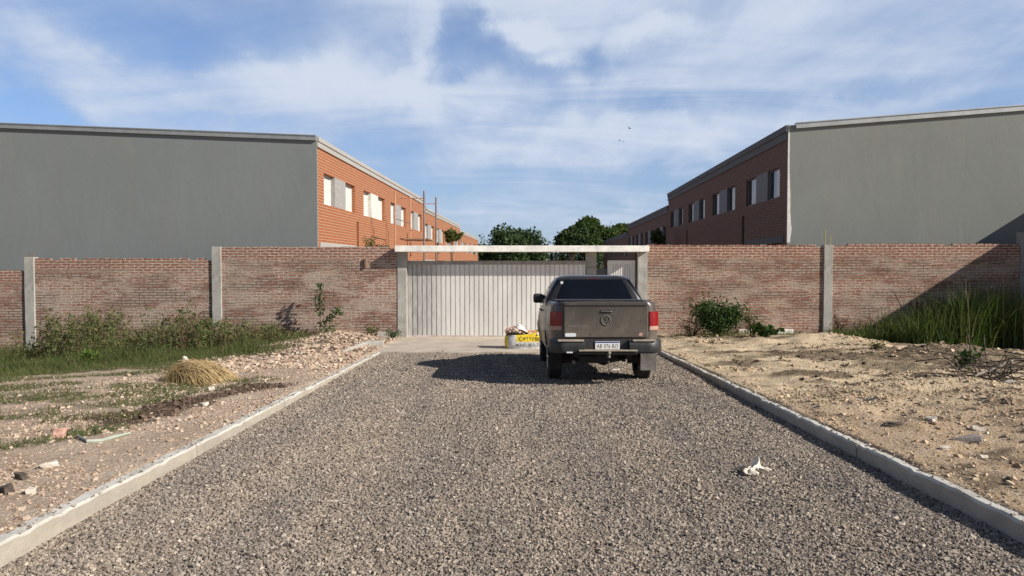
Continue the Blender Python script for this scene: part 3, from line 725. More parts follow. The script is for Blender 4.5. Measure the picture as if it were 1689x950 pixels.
def building(sgn, corner, ang, y0, nmod, mod, first_u, open_w, pan, Hs, dz, label, slope_k, end_wall, mats, Wd=17.0, pale=(), slot_mods=(), far=False):
    brickm, fasm, panm, endm = mats
    zft, zfb, zh, zsl, zlt, zlb = [z - corner[2] + dz for z in Hs]
    root = empty("brick_building", (corner[0], corner[1], corner[2]), (0, 0, -ang), label, "building", "terraced brick buildings behind the wall")
    y1 = y0 + nmod * mod
    holes = []; wins = []; doors = []; slots = []
    for k in range(nmod):
        a = y0 + k * mod + first_u
        wins.append((a, a + open_w, zsl, zh))
        if k in slot_mods: slots.append((a + open_w + .25, a + open_w + .62, -.2, zsl - .35))
        if k % 2 == 0: doors.append((a - .25, a + open_w - .2, -.2, zlb))
    fb = MB(); facade_quads(fb, sgn, y0 + .06, y1, -.3, zfb, wins + doors + slots)
    rv = .2 if sgn > 0 else .13
    for h in wins: reveal(fb, sgn, h, rv)
    for h in doors: reveal(fb, sgn, h, .9)
    for h in slots:
        reveal(fb, sgn, h, .3); x = -sgn * .3; fb.quad((x, h[0], h[2]), (x, h[1], h[2]), (x, h[1], h[3]), (x, h[0], h[3]))
    fb.build("brick_facade", brickm, root)
    # fascia, in two bands
    zm = zfb + (zft - zfb) * .55
    xb = lambda a, c: (min(sgn * a, sgn * c), max(sgn * a, sgn * c))
    f = MB(); x0, x1 = xb(-.25, .05); f.box(x0, x1, y0 + (-.004 if end_wall else 0), y1, zfb, zm)
    x0, x1 = xb(-.25, .085); f.box(x0, x1, y0 + (-.012 if end_wall else .01), y1 + .01, zm, zft)
    f.build("fascia", fasm, root, bevel=.006)
    # roof plane rising away from the street
    x1 = -sgn * Wd
    MB().add([(-sgn * .25, y0 + .1, zft - .06), (-sgn * .25, y1, zft - .06), (x1, y1, zft - .06 + slope_k * Wd), (x1, y0 + .1, zft - .06 + slope_k * Wd)], [(0, 1, 2, 3)]).build("roof", M['metal_flash'], root)
    mbk = MB(); mbk.quad((x1, y0, -.3), (x1, y1, -.3), (x1, y1, zft + slope_k * Wd), (x1, y0, zft + slope_k * Wd))
    mbk.quad((-sgn * .01, y1 - .004, -.3), (x1, y1 - .004, -.3), (x1, y1 - .004, zft - .07 + slope_k * Wd), (-sgn * .01, y1 - .004, zft - .07)); mbk.build("rear_wall", M['plaster_left'], root)
    if end_wall:
        a = 0.0
        mb = MB(); mb.prism([(sgn * .004, -.4), (sgn * .004, zft - .02), (x1, zft - .02 + slope_k * Wd), (x1, -.4)], 'y', y0 - .02, y0 + .055)
        mb.build("end_wall", endm, root)
        g0 = -sgn * (.0 if sgn > 0 else .24)
        gm = MB(); e = slope_k
        def gz(x): return zft - .02 + e * abs(x)
        hh = .15 if sgn > 0 else .165
        gm.prism([(g0, gz(g0) - hh * .75), (g0, gz(g0) + hh * .25), (x1, gz(x1) + hh * .25), (x1, gz(x1) - hh * .75)], 'y', y0 - .10, y0 - .0205)
        gm.prism([(g0, gz(g0) + hh * .2505), (g0, gz(g0) + hh * .25 + .03), (x1, gz(x1) + hh * .25 + .03), (x1, gz(x1) + hh * .2505)], 'y', y0 - .125, y0 + .12)
        gm.build("roof_flashing", M['metal_flash'], root)
        if sgn < 0:
            sm = MB(); zz = np.linspace(zlb, zft - .25, 26); V = []; Fc = []
            for i, z in enumerate(zz):
                w = .05 + .07 * sst(1 - (z - zlb) / (zft - zlb), .3, .8) * (.5 + vnoise(z * 3, 1.5, 4))
                V += [(sgn * .0045, y0 - .0225, z), (-sgn * -1 * 0 + w * 1.0, y0 - .0225, z)]
            for i in range(25): Fc.append((2 * i, 2 * i + 1, 2 * i + 3, 2 * i + 2))
            sm.add(V, Fc).build("unpainted_edge", M['white'], root)
    # lintel beams and dark garages below
    for h in doors:
        x0, x1_ = xb(-.3, .03)
        MB().box(x0, x1_, h[0] - .3, h[1] + .3, zlb + .002, zlt).build("lintel_beam", fasm, root, bevel=.006)
        x = -sgn * .9; db = MB(); db.quad((x, h[0], h[2]), (x, h[1], h[2]), (x, h[1], h[3]), (x, h[0], h[3])); dr = db.build("garage_door", M['panel_dark'], root)
    for k, h in enumerate(wins):
        w = open_w; a = h[0]; p0, p1 = a + pan[0], a + pan[1]
        x = -sgn * .2
        t = .05
        x0, x1_ = xb(-rv + .01, .006)
        MB().box(x0, x1_, p0 + .002, p1 - .002, zsl + .002, zh - .002).build("panel", M['panel_pale'] if k in pale else panm, root)
        for ja, jb in ((a, p0), (p1, a + w)):
            zs_ = [zsl, zsl + t, zh - t, zh]; u_ = [ja, ja + t, jb - t, jb]; fr = MB(); xo = -sgn * (rv - .05); xi = -sgn * rv
            fr.add([(xo, u_[0], zs_[0]), (xo, u_[3], zs_[0]), (xo, u_[3], zs_[3]), (xo, u_[0], zs_[3]), (xo, u_[1], zs_[1]), (xo, u_[2], zs_[1]), (xo, u_[2], zs_[2]), (xo, u_[1], zs_[2]),
                    (xi, u_[1], zs_[1]), (xi, u_[2], zs_[1]), (xi, u_[2], zs_[2]), (xi, u_[1], zs_[2])],
                   [(0, 1, 5, 4), (1, 2, 6, 5), (2, 3, 7, 6), (3, 0, 4, 7), (4, 5, 9, 8), (5, 6, 10, 9), (6, 7, 11, 10), (7, 4, 8, 11)])
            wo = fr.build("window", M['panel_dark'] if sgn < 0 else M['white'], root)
            xs = -sgn * (rv - .015); mid = (ja + jb) / 2
            if sgn > 0:
                MB().quad((xs, ja + t, zsl + t), (xs, jb - t, zsl + t), (xs, jb - t, zh - t), (xs, ja + t, zh - t)).build("roller_shutter", M['shutter'], wo)
            else:
                MB().quad((xs, ja + t, zsl + t), (xs, mid, zsl + t), (xs, mid, zh - t), (xs, ja + t, zh - t)).build("roller_shutter", M['shutter'], wo)
                MB().quad((xs, mid, zsl + t), (xs, jb - t, zsl + t), (xs, jb - t, zh - t), (xs, mid, zh - t)).build("pane", M['glass'], wo)
    return root
YC = 25.5
cl_ = onY(524, 430, YC); cr_ = onY(1297.5, 430, YC)
ZB = -SLOPE * GATE_Y - .1
angL = math.atan((880 - 840) / F); angR = math.atan((900 - 840) / F)
HL = [zY(226, YC), zY(242.5, YC), zY(285, YC * 1.032), zY(336.5, YC * 1.032), zY(399, YC), zY(410, YC)]
HR = [zY(206, YC), zY(230, YC), zY(274.5, YC * 1.034), zY(325, YC * 1.034), zY(388.5, YC), zY(400, YC)]
modL = 6.14 * math.cos(angL); modR = 6.2
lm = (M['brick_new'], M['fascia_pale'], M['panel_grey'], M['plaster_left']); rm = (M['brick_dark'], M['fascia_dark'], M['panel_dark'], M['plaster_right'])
cl3 = (cl_[0], YC, ZB); cr3 = (cr_[0], YC, ZB)
building(1, cl3, angL, 0, 4, modL, .83, 4.6, (1.42, 3.0), HL, 0, "nearest orange brick block on the left with pale fascia and blank grey end wall", .0436, True, lm, pale=(1,), slot_mods=(0, 2))
building(1, cl3, angL, 4 * modL, 4, modL, .83, 4.6, (1.42, 3.0), HL, -.47, "orange brick block on the left behind the scaffold, one step lower in the row", .0436, False, lm)
building(1, cl3, angL, 8 * modL, 4, modL, .83, 4.6, (1.42, 3.0), HL, -.92, "farthest and lowest orange brick block at the end of the left row", .0436, False, lm)
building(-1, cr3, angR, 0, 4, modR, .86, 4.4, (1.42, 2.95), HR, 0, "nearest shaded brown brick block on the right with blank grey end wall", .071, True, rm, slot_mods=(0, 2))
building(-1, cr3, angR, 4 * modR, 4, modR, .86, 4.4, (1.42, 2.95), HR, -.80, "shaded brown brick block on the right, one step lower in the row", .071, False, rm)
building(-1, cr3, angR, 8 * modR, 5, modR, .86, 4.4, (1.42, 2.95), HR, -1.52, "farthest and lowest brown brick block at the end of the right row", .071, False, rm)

# the neighbour whose roof edge throws the diagonal shade (it stands to the right, out of the picture)
nb = empty("neighbouring_house", (18.6, 11, -.4), (0, 0, 0), "plain rendered house standing right of the yard, outside the view", "building")
ex = xY(1647, WY, 403); ez = zY(403, WY, 1647)
eh = ez + .644 * (18.6 - ex)
MB().box(0, 9, 7.6, 14.1, -.6, eh + .4 - .15).build("wall", M['plaster_right'], nb)
MB().box(-.0, 9.2, 7.5, 14.2, eh + .4 - .149, eh + .4).build("roof", M['concrete'], nb)

# little white house far away between the trees
fh = onY(899, 424, 150)
dh = empty("distant_house", (fh[0], 150, -1.0), (0, 0, 0), "tiny white house seen far away under the slab between two trees", "house")
hz_ = fh[2] + 1.0
MB().box(-.9, .9, 0, 5, 0, hz_ + .3).build("wall", M['white'], dh)
MB().prism([(-1.0, hz_ + .301), (1.0, hz_ + .301), (.6, hz_ + .8), (-.6, hz_ + .8)], 'y', -.1, 5.1).build("roof", M['metal_flash'], dh)
MB().box(-.5, -.1, -.03, -.002, hz_ - .8, hz_ - .2).build("window", M['glass'], dh)

# ------------------------------------------------------------------ scaffold tower
sy1, sy2 = 33.4, 36.8
sx = [(xY(652.5, sy1), sy1, 315, 'scaffold'), (xY(700, sy1), sy1, 315, 'scaffold_grey'), (xY(677.5, sy2), sy2, 325, 'scaffold'), (xY(719.6, sy2), sy2, 325, 'scaffold_grey')]
scf = empty("scaffold_tower", (sx[0][0], sy1, ZB), (0, 0, 0), "slender rust coloured scaffold poles standing before the left orange facade", "scaffold")
for x, y, pt, mm in sx:
    local(MB().tube([(x, y, ZB), (x, y, zY(pt, y))], .042 if mm == 'scaffold_grey' else .03, 8), scf).build("pole", M[mm], scf)
for (a, b_, py, yy) in ((0, 1, 327, sy1), (2, 3, 336, sy2), (0, 1, 410, sy1), (2, 3, 408, sy2)):
    z = zY(py, yy); local(MB().tube([(sx[a][0], yy, z), (sx[b_][0], yy, z)], .022, 6), scf).build("crossbar", M['scaffold'], scf)
for a, b_, py in ((0, 2, 361), (1, 3, 345)):
    z = zY(py, sy1); local(MB().tube([(sx[a][0], sy1, z), (sx[b_][0], sy2, z)], .02, 6), scf).build("crossbar", M['scaffold_grey'], scf)
za = zY(398, sy2); local(MB().box(sx[2][0] - .1, sx[3][0] - .05, sy1 + .5, sy2 - .1, za, za + .05), scf).build("plank", M['wood'], scf)
local(MB().tube([(sx[1][0], sy1, zY(337, sy1)), (sx[1][0] + .12, sy1 + .5, zY(347, sy1)), (sx[1][0] + .35, sy1 + 1.2, zY(352, sy1))], .012, 5), scf).build("loose_wire", M['scaffold_grey'], scf)

# ------------------------------------------------------------------ plants
def leaf_quads(pos, size, aspect=.5, up=.3):
    """pointed leaves as two-triangle folded diamonds"""
    n = len(pos)
    d = rng.normal(size=(n, 3)); d[:, 2] += up; d /= np.linalg.norm(d, axis=1)[:, None]
    s = np.cross(d, rng.normal(size=(n, 3))); s /= np.linalg.norm(s, axis=1)[:, None]
    nr = np.cross(d, s)
    L = size[:, None]
    v = np.stack([pos, pos + d * L * .45 + s * L * aspect * .5 + nr * L * .06, pos + d * L, pos + d * L * .45 - s * L * aspect * .5 + nr * L * .06], 1)
    f = np.arange(4 * n).reshape(n, 4)
    return v.reshape(-1, 3), f
def blades(base, height, width, lean, bend, nseg=4):
    n = len(base); a = rng.uniform(0, 2 * math.pi, n)
    dirv = np.stack([np.cos(a), np.sin(a), np.zeros(n)], 1); side = np.stack([-np.sin(a), np.cos(a), np.zeros(n)], 1)
    tw = rng.uniform(-1.2, 1.2, n); side = side * np.cos(tw)[:, None] + dirv * np.sin(tw)[:, None]
    vs = []
    for k in range(nseg + 1):
        t = k / nseg
        r = height * (lean * t + bend * t ** 2.2); z = height * (t - .55 * bend * t ** 2.6)
        c = base + dirv * r[:, None]; c = c + np.stack([np.zeros(n), np.zeros(n), z], 1)
        w = width * (1 - t ** 1.6) * .5 + .0006
        vs += [c - side * w[:, None], c + side * w[:, None]]
    v = np.stack(vs, 1); m_ = 2 * (nseg + 1)
    f = np.array([(2 * k, 2 * k + 1, 2 * k + 3, 2 * k + 2) for k in range(nseg)])
    f = (f[None] + m_ * np.arange(n)[:, None, None]).reshape(-1, 4)
    return v.reshape(-1, 3), f
def merge(parts):
    V = []; Fc = []; b_ = 0
    for v, f in parts: V.append(v); Fc.append(f + b_); b_ += len(v)
    return np.concatenate(V), np.concatenate(Fc)
M['grass'] = island_mat("grass_blades", [(.05, .08, .02), (.085, .12, .033), (.13, .155, .05), (.06, .085, .026), (.22, .195, .10), (.045, .07, .02)], .7, .3)
M['tall_grass'] = island_mat("tall_grass_blades", [(.03, .06, .016), (.06, .105, .026), (.11, .16, .045), (.04, .075, .02), (.09, .14, .035), (.16, .19, .065), (.05, .085, .022), (.27, .24, .12)], .6, .35)
M['weed'] = island_mat("weed_leaves", [(.055, .075, .028), (.095, .125, .042), (.15, .17, .065), (.17, .14, .075), (.08, .105, .038)], .7, .25)
M['weed_brown'] = island_mat("dry_weed", [(.10, .06, .04), (.15, .10, .06), (.20, .14, .09), (.075, .06, .035)], .8, .2)
M['leaf_bright'] = island_mat("bright_leaves", [(.10, .17, .03), (.14, .22, .05), (.17, .25, .06)], .6, .35)
M['leaf_dark'] = island_mat("shrub_leaves", [(.022, .05, .014), (.04, .08, .022), (.06, .105, .03), (.03, .06, .018)], .6, .25)
M['leaf_olive'] = island_mat("olive_leaves", [(.06, .08, .02), (.10, .12, .035), (.13, .14, .05), (.08, .09, .03)], .65, .3)
M['tree_dark'] = island_mat("dark_crown_leaves", [(.028, .055, .024), (.045, .078, .03), (.065, .10, .036), (.04, .065, .028)], .65, .2)
M['tree_mid'] = island_mat("green_crown_leaves", [(.04, .07, .024), (.065, .105, .032), (.09, .135, .04), (.05, .08, .028)], .65, .25)
M['tree_light'] = island_mat("light_crown_leaves", [(.06, .09, .02), (.09, .13, .035), (.13, .16, .05)], .65, .25)
M['stem'] = plain("plant_stem", (.12, .10, .05), .8, 0, .3, 20)
M['bark'] = plain("bark", (.10, .075, .055), .9, 0, .3, 8)
M['straw'] = island_mat("dry_straw", [(.30, .21, .10), (.42, .31, .16), (.55, .42, .24), (.36, .26, .13), (.24, .17, .09)], .8, .15)

# low grass on the left verge (stuff)
def scatter(n, x0, x1, y0, y1): return rng.uniform(x0, x1, n), rng.uniform(y0, y1, n)
x, y = scatter(190000, -18.5, -4.3, 6.5, 23.7)
gm = grass_mask(x, y); keep = rng.uniform(size=len(x)) < gm * (.75 + .25 * sst(y, 14, 18)); x, y, gm = x[keep], y[keep], gm[keep]
hh = (.05 + .30 * sst(y, 16, 19) * gm * fbm(x * 1.3, y * 1.3, 87, 4) ** 1.6 * 1.8) * rng.lognormal(0, .35, len(x)) + .02
v, f = blades(np.stack([x, y, ground_z(x, y) - .01], 1), hh, .006 + .004 * rng.uniform(size=len(x)), rng.uniform(.1, .5, len(x)), rng.uniform(.1, .6, len(x)), 3)
o = np_mesh("grass", v, f, M['grass']); tag(o, "short green grass growing along the foot of the left wall", "grass", kind='stuff')
# tall weeds in front of the left wall: stems with small leaves, partly dry (stuff)
parts = []; pb = []
for i in range(700):
    u = rng.uniform(); x = -13.9 + 6.9 * u; y = rng.uniform(20.2, 23.5)
    den = .5 + fbm(np.array([x * .9]), np.array([y * .9]), 13, 3)[0]
    if i < 40: x = rng.uniform(-7.2, -6.2); y = rng.uniform(21.6, 23.3)
    hgt = (.30 + .85 * sst(fbm(np.array([x * .8]), np.array([3.3]), 14, 3)[0], .3, .7)) * (.55 + .5 * den * rng.uniform(.5, 1.3)) + .12 - (.25 if i < 60 else 0)
    if rng.uniform() < .09: hgt += .38 * rng.uniform()
    hgt *= float(np.interp(x, [-14.0, -13.2, -12.6, -9.9, -9.0, -8.2, -7.0], [.35, .75, 1.15, 1.1, .7, .5, .4]))
    z = float(ground_z(x, y)); n = int(42 * hgt)
    t = rng.uniform(.1, 1, n) ** .85
    ln = rng.normal(0, .16, 2)
    r = .19 * (1 - .55 * t) * rng.uniform(.2, 1, n); a = rng.uniform(0, 6.28, n)
    pos = np.stack([x + ln[0] * t * hgt + r * np.cos(a), y + ln[1] * t * hgt + r * np.sin(a), z + t * hgt], 1)
    dry = rng.uniform() < .36
    (pb if dry else parts).append(leaf_quads(pos, rng.uniform(.05, .14, n) * (.6 if dry else 1), .38, .5))
    (pb if dry else parts).append(blades(np.array([[x, y, z]]), np.array([hgt]), np.array([.012]), np.array([.05]), np.array([.05]), 4))
o = np_mesh("weeds", *merge(parts), M['weed']); tag(o, "thicket of leafy green weeds at the foot of the left wall", "weeds", kind='stuff')
o = np_mesh("dry_weeds", *merge(pb), M['weed_brown']); tag(o, "brown dry stalks mixed among the green weeds on the left", "weeds", kind='stuff')
# tall grass on the right (stuff)
n = 19000
x = rng.uniform(10.0, 19.5, n); y = rng.uniform(19.9, 23.6, n)
edge = 20.3 + .7 * fbm(x * .9, x * 0 + 2.2, 15, 3) + .6 * (1 - sst(x, 10, 12.2)) * 2.2
keep = (y > edge) & (rng.uniform(size=n) < .45 + .8 * fbm(x, y, 19, 3)); x, y = x[keep], y[keep]
hh = (.52 + 1.32 * sst(x, 10.2, 13.6)) * rng.beta(2.2, 1.4, len(x)) * 1.15 * (.65 + .7 * fbm(x * .8, y * .8, 23, 3))
v, f = blades(np.stack([x, y, ground_z(x, y) - .02], 1), hh, rng.uniform(.010, .034, len(x)), rng.uniform(.0, .22, len(x)) ** 1.0, rng.beta(1.2, 2.2, len(x)) * 1.0, 6)
o = np_mesh("tall_grass", v, f, M['tall_grass']); tag(o, "tall arching green grass before the right wall, partly in shade", "grass", kind='stuff')
k = rng.choice(len(x), 260); sb = np.stack([x[k], y[k], ground_z(x[k], y[k])], 1)
st = blades(sb, hh[k] * 1.12 + .18, np.full(260, .008), rng.uniform(0, .12, 260), rng.uniform(0, .12, 260), 5)
o = np_mesh("dry_grass_stalks", *st, M['straw']); tag(o, "thin dry seed stalks rising out of the tall grass on the right", "grass stalks", kind='stuff')
# short green fringe and wall-foot weeds on the right
x, y = scatter(5200, 5.2, 12, 21.8, 23.7)
keep = rng.uniform(size=len(x)) < sst(y + .8 * (fbm(x, y, 27, 3) - .5), 22.3, 23.0); x, y = x[keep], y[keep]
hh = .13 * rng.lognormal(0, .4, len(x)); v, f = blades(np.stack([x, y, ground_z(x, y) - .01], 1), hh, np.full(len(x), .009), rng.uniform(.1, .5, len(x)), rng.uniform(.1, .6, len(x)), 3)
x2, y2 = scatter(1500, 6, 14, 12, 19); keep = rng.uniform(size=1500) < sst(fbm(x2 * .8, y2 * 1.4, 29, 3), .56, .68); x2, y2 = x2[keep], y2[keep]
b2 = blades(np.stack([x2, y2, ground_z(x2, y2) - .01], 1), .07 * rng.lognormal(0, .4, len(x2)), np.full(len(x2), .008), rng.uniform(.1, .6, len(x2)), rng.uniform(.1, .6, len(x2)), 3)
o = np_mesh("sparse_grass", *merge([(v, f), b2]), M['grass']); tag(o, "sparse short grass between the sand heaps and the right wall", "grass", kind='stuff')

def bush(name, c, rx, ry_, rz, n, material, ls, label, cat, stems=7, brown=0, up=.3, spread=.65):
    """leaf clumps carried by real stems"""
    z0 = float(ground_z(c[0], c[1])) if len(c) == 2 else c[2]
    root = empty(name, (c[0], c[1], z0), (0, 0, 0), label, cat)
    mb = MB(); P_ = []
    for s in range(stems):
        a = rng.uniform(0, 6.28); e = rng.uniform(.3, 1) ** .6; tip = np.array([rx * e * math.cos(a) * .85, ry_ * e * math.sin(a) * .85, rz * rng.uniform(.6, 1.05) * (1.25 - .5 * e)])
        mid = tip * np.array([.4, .4, .6])
        mb.tube([(0.02 * math.cos(a), .02 * math.sin(a), -.05), mid, tip], [.012, .008, .003], 5)
        k = n // stems; t = rng.uniform(.2, 1.02, k)[:, None] ** .7
        P_.append((mid * t * 2 * (1 - t) + tip * t * t + mid * 0) + rng.normal(0, 1, (k, 3)) * np.array([rx, ry_, rz]) * .15)
    p = np.concatenate(P_); p = p[p[:, 2] > -.02]
    mb.build("stem", M['stem'], root, uv=False)
    v, f = leaf_quads(p, ls * rng.uniform(.5, 1.25, len(p)), spread, up)
    np_mesh("foliage", v, f, material, root)
    return root
bx = xY(1183, 22.4)
bush("shrub", (bx, 22.4), 1.0, .6, 1.08, 4400, M['leaf_dark'], .09, "round dark green bush at the wall right of the pickup", "bush", 34)
bush("dry_shrub", (xY(1142, 22.7), 22.7), .62, .4, .72, 900, M['weed_brown'], .06, "low brownish half dry bush between the pickup and the round green bush", "bush", 14, spread=.4)
bush("weed", (xY(1241, 22.9), 22.9), .36, .3, 1.02, 420, M['weed'], .08, "thin spindly weed standing just right of the round dark bush", "weed", 8, spread=.4)
bush("squash_plant", (xY(1266, 22.6), 22.6), .62, .35, .26, 130, M['leaf_dark'], .2, "low broad-leaved creeper on the white wall footing", "plant", 14, up=.9, spread=.95)
bush("red_weed", (xY(1386, 23.2), 23.2), .38, .25, .85, 420, island_mat("reddish_leaves", [(.09, .04, .04), (.13, .06, .055), (.07, .05, .035)], .7, .2), .075, "reddish purple weed growing against the post with long bars", "weed", 9, spread=.35)
bush("yellow_weed", (xY(148, 18.6), 18.6), .30, .25, .34, 170, M['leaf_bright'], .12, "small bright yellow-green weed at the front of the left grass", "weed", 9, up=.7)
bush("weed", (xY(612, 23.2), 23.2, float(ground_z(xY(612, 23.2), 23.2)) + .05), .30, .2, .26, 160, M['leaf_olive'], .07, "low olive weed at the wall foot left of the gate pillar", "weed", 7)
bush("weed", (xY(647, 23.0), 23.0, -SLOPE * 23 + .04), .36, .3, .26, 260, M['leaf_dark'], .06, "green weed tuft at the foot of the left gate pillar", "weed", 8)
# climber-like tall stem in front of the wall, with a leaning branch
wx, wy = xY(527, 23.25), 23.25
wz = float(ground_z(wx, wy))
cw = empty("tall_weed", (wx, wy, wz), (0, 0, 0), "tall single-stemmed weed with leaning side branch against the left wall", "weed")
top = zY(470, wy) - wz; br_t = (xY(560, wy) - wx, zY(512, wy) - wz)
MB().tube([(0, 0, -.1), (.02, 0, top * .5), (0, 0, top)], [.02, .014, .004], 6).tube([(.0, .0, .3), (.15, -.05, .55), (br_t[0], -.1, br_t[1])], [.012, .01, .004], 6).build("stem", M['stem'], cw, uv=False)
t = rng.uniform(.42, 1.02, 150); p1 = np.stack([rng.normal(0, .075, 150), rng.normal(0, .06, 150), t * top], 1)
t = rng.uniform(.3, 1.02, 110); p2 = np.stack([t * br_t[0] + rng.normal(0, .055, 110), -.1 * t + rng.normal(0, .05, 110), .3 + t * (br_t[1] - .3) + rng.normal(0, .05, 110)], 1)
p3 = np.stack([rng.normal(.18, .16, 70), rng.normal(0, .07, 70), rng.uniform(.12, .42, 70)], 1)
pp = np.concatenate([p1, p2, p3]); v, f = leaf_quads(pp, rng.uniform(.06, .14, len(pp)), .6, -.1); np_mesh("foliage", v, f, M['leaf_dark'], cw)
# tufts seen over the wall
bush("shrub", (xY(609, 27.2), 27.2, zY(412, 27.2)), .30, .3, .46, 170, M['leaf_olive'], .08, "small shrub top showing over the wall below the orange facade, left one of two", "bush", 8)
bush("shrub", (xY(634, 27.2), 27.2, zY(414, 27.2)), .30, .3, .26, 110, M['leaf_dark'], .07, "lower shrub top showing over the wall nearest the slab end", "bush", 7)

def tree(name, label, px, pyt, Yd, rpx, clumps, n, material, ls, zb=ZB, trunk_h=.35, squash=.9, group="trees beyond the gate"):
    top = onY(px, pyt, Yd); r = rpx / F * Yd; H = top[2] - zb
    root = empty(name, (top[0], Yd, zb), (0, 0, 0), label, "tree", group)
    mb = MB(); tr = max(.05, r * .055)
    mb.tube([(0, 0, -.2), (.05, 0, H * trunk_h), (0, 0, H * .8)], [tr, tr * .75, tr * .2], 8)
    P_ = []
    cz = H - r * squash
    for k in range(clumps):
        d = rng.normal(size=3); d /= np.linalg.norm(d); d[2] = d[2] * .9
        if d[2] < -.65: d[2] *= -.5
        q = rng.uniform(.35, .80)
        c = np.array([d[0] * r * q, d[1] * r * q, cz + d[2] * r * squash * q])
        mb.tube([(0, 0, H * trunk_h * rng.uniform(.6, 1.3)), c * np.array([.5, .5, .8]), c], [tr * .4, tr * .25, tr * .08], 5)
        k_ = n // clumps; rr = r * rng.uniform(.22, .36)
        dd = rng.normal(size=(k_, 3)); dd /= np.linalg.norm(dd, axis=1)[:, None]
        P_.append(c + dd * rr * (rng.uniform(.25, 1, k_) ** .5)[:, None] * np.array([1, 1, .8]))
    mb.build("trunk", M['bark'], root, uv=False)
    p = np.concatenate(P_); v, f = leaf_quads(p, ls * rng.uniform(.5, 1.3, len(p)), .75, .15)
    np_mesh("crown", v, f, material, root)
    return root
tree("round_tree", "dense round dark tree standing left of the gap over the gate", 846, 363, 105, 64, 90, 30000, M['tree_dark'], .42, squash=.95)
tree("broad_tree", "mid green tree with the highest crown, right of the gap over the gate", 974, 354, 112, 42, 50, 15000, M['tree_mid'], .42)
tree("broad_tree", "shorter dark green tree at the right edge of the sky gap", 942, 369, 108, 31, 34, 10000, M['tree_dark'], .4)
tree("light_tree", "yellow-green tree top peeping over the end of the right row", 1018, 365, 150, 27, 20, 4200, M['tree_light'], .5)
tree("slender_tree", "thin pointed treetop above the far roof of the right row", 1032, 362, 152, 9, 12, 900, M['tree_mid'], .45, squash=1.8)
# a dark hedge line that closes the street
hx = []
for k in range(14):
    px = 795 + k * 17; yd = 118 + 6 * rng.uniform()
    if 884 < px < 912: continue
    hx.append((px, yd))
P_ = []
for px, yd in hx:
    c = onY(px, 414 + 6 * rng.uniform(), yd); k_ = 1100
    dd = rng.normal(size=(k_, 3)) * np.array([1.1, .7, 1.5]); P_.append(np.array([c[0], yd, max(c[2] - 1.4, 0)]) + dd)
p = np.concatenate(P_); p = p[p[:, 2] > ZB]; v, f = leaf_quads(p, .4 * rng.uniform(.5, 1.3, len(p)), .75, .15)
o = np_mesh("hedge", v, f, M['tree_dark']); tag(o, "dark mass of bushes closing the far end of the street", "hedge", kind='stuff')
# street saplings
tree("sapling", "young street tree before the left orange row, seen over the slab", 745, 377, 57, 15, 13, 420, M['leaf_olive'], .34, trunk_h=.55, squash=.9, group="saplings in the inner street")
tree("sapling", "young street tree close to the shaded right row, seen over the slab", 1087, 374, 47, 13, 12, 300, M['tree_dark'], .28, trunk_h=.5, squash=1.5, group="saplings in the inner street")
tree("sapling", "smaller young tree at the far end of the left orange row", 778, 404, 92, 8, 6, 130, M['leaf_olive'], .42, trunk_h=.5, squash=1.2, group="saplings in the inner street")

# ------------------------------------------------------------------ loose things on the ground
M['rubble_l'] = island_mat("pinkish_rubble", [(.40, .29, .21), (.52, .41, .315), (.36, .25, .18), (.60, .50, .40), (.48, .37, .28), (.24, .165, .12)], .9)
M['rubble_r'] = island_mat("sandy_rubble", [(.36, .26, .17), (.46, .345, .23), (.53, .41, .275), (.25, .175, .115), (.60, .49, .345), (.41, .29, .19)], .9)
def rubble(name, n, xr, yr, fmask, s0, sig, material, label):
    x = rng.uniform(*xr, n); y = rng.uniform(*yr, n)
    k = rng.uniform(size=n) < fmask(x, y); x, y = x[k], y[k]
    s = s0 * rng.lognormal(0, sig, len(x)); s = np.minimum(s, s0 * 4)
    o = stones(name, np.stack([x, y, ground_z(x, y) + s * .12], 1), s, material, .7); tag(o, label, "rubble", kind='stuff')
rubble("rubble", 55000, (-12, -3.1), (3.4, 15), lambda x, y: (kerb_x_left(y) - x > .14) * (.25 + .9 * sst(fbm(x * .7, y * .7, 33, 3), .35, .7)) * (1 - .75 * sst(kerb_x_left(y) - x, 2.2, 5)) * (1 - .93 * soil_mask(x, y)), .0115, .6, M['rubble_l'], "pinkish crumbled rubble on the verge left of the drive")
rubble("rubble", 12000, (-8.5, -3.2), (14, 23.4), lambda x, y: (kerb_x_left(y) - x > .14) * (1 - sst(kerb_x_left(y) - x, 2.6, 4.4)), .021, .8, M['rubble_l'], "heaped brick rubble between the left kerb and the wall")
rubble("rubble", 52000, (3.5, 11.5), (4.2, 14), lambda x, y: (x - kerb_x_right(y) > .16) * (.25 + .9 * sst(fbm(x * .7, y * .7, 35, 3), .35, .7)) * (1 - .8 * sst(y, 9.5, 13)), .0125, .62, M['rubble_r'], "brown crumbled rubble on the verge right of the drive")
rubble("clods", 9000, (3.9, 14.5), (12, 22.4), lambda x, y: (x - kerb_x_right(y) > .3) * sst(fbm(x * .9, y * 1.1, 37, 3), .45, .7), .022, .7, M['rubble_r'], "sandy clods scattered over the heaps near the right wall")

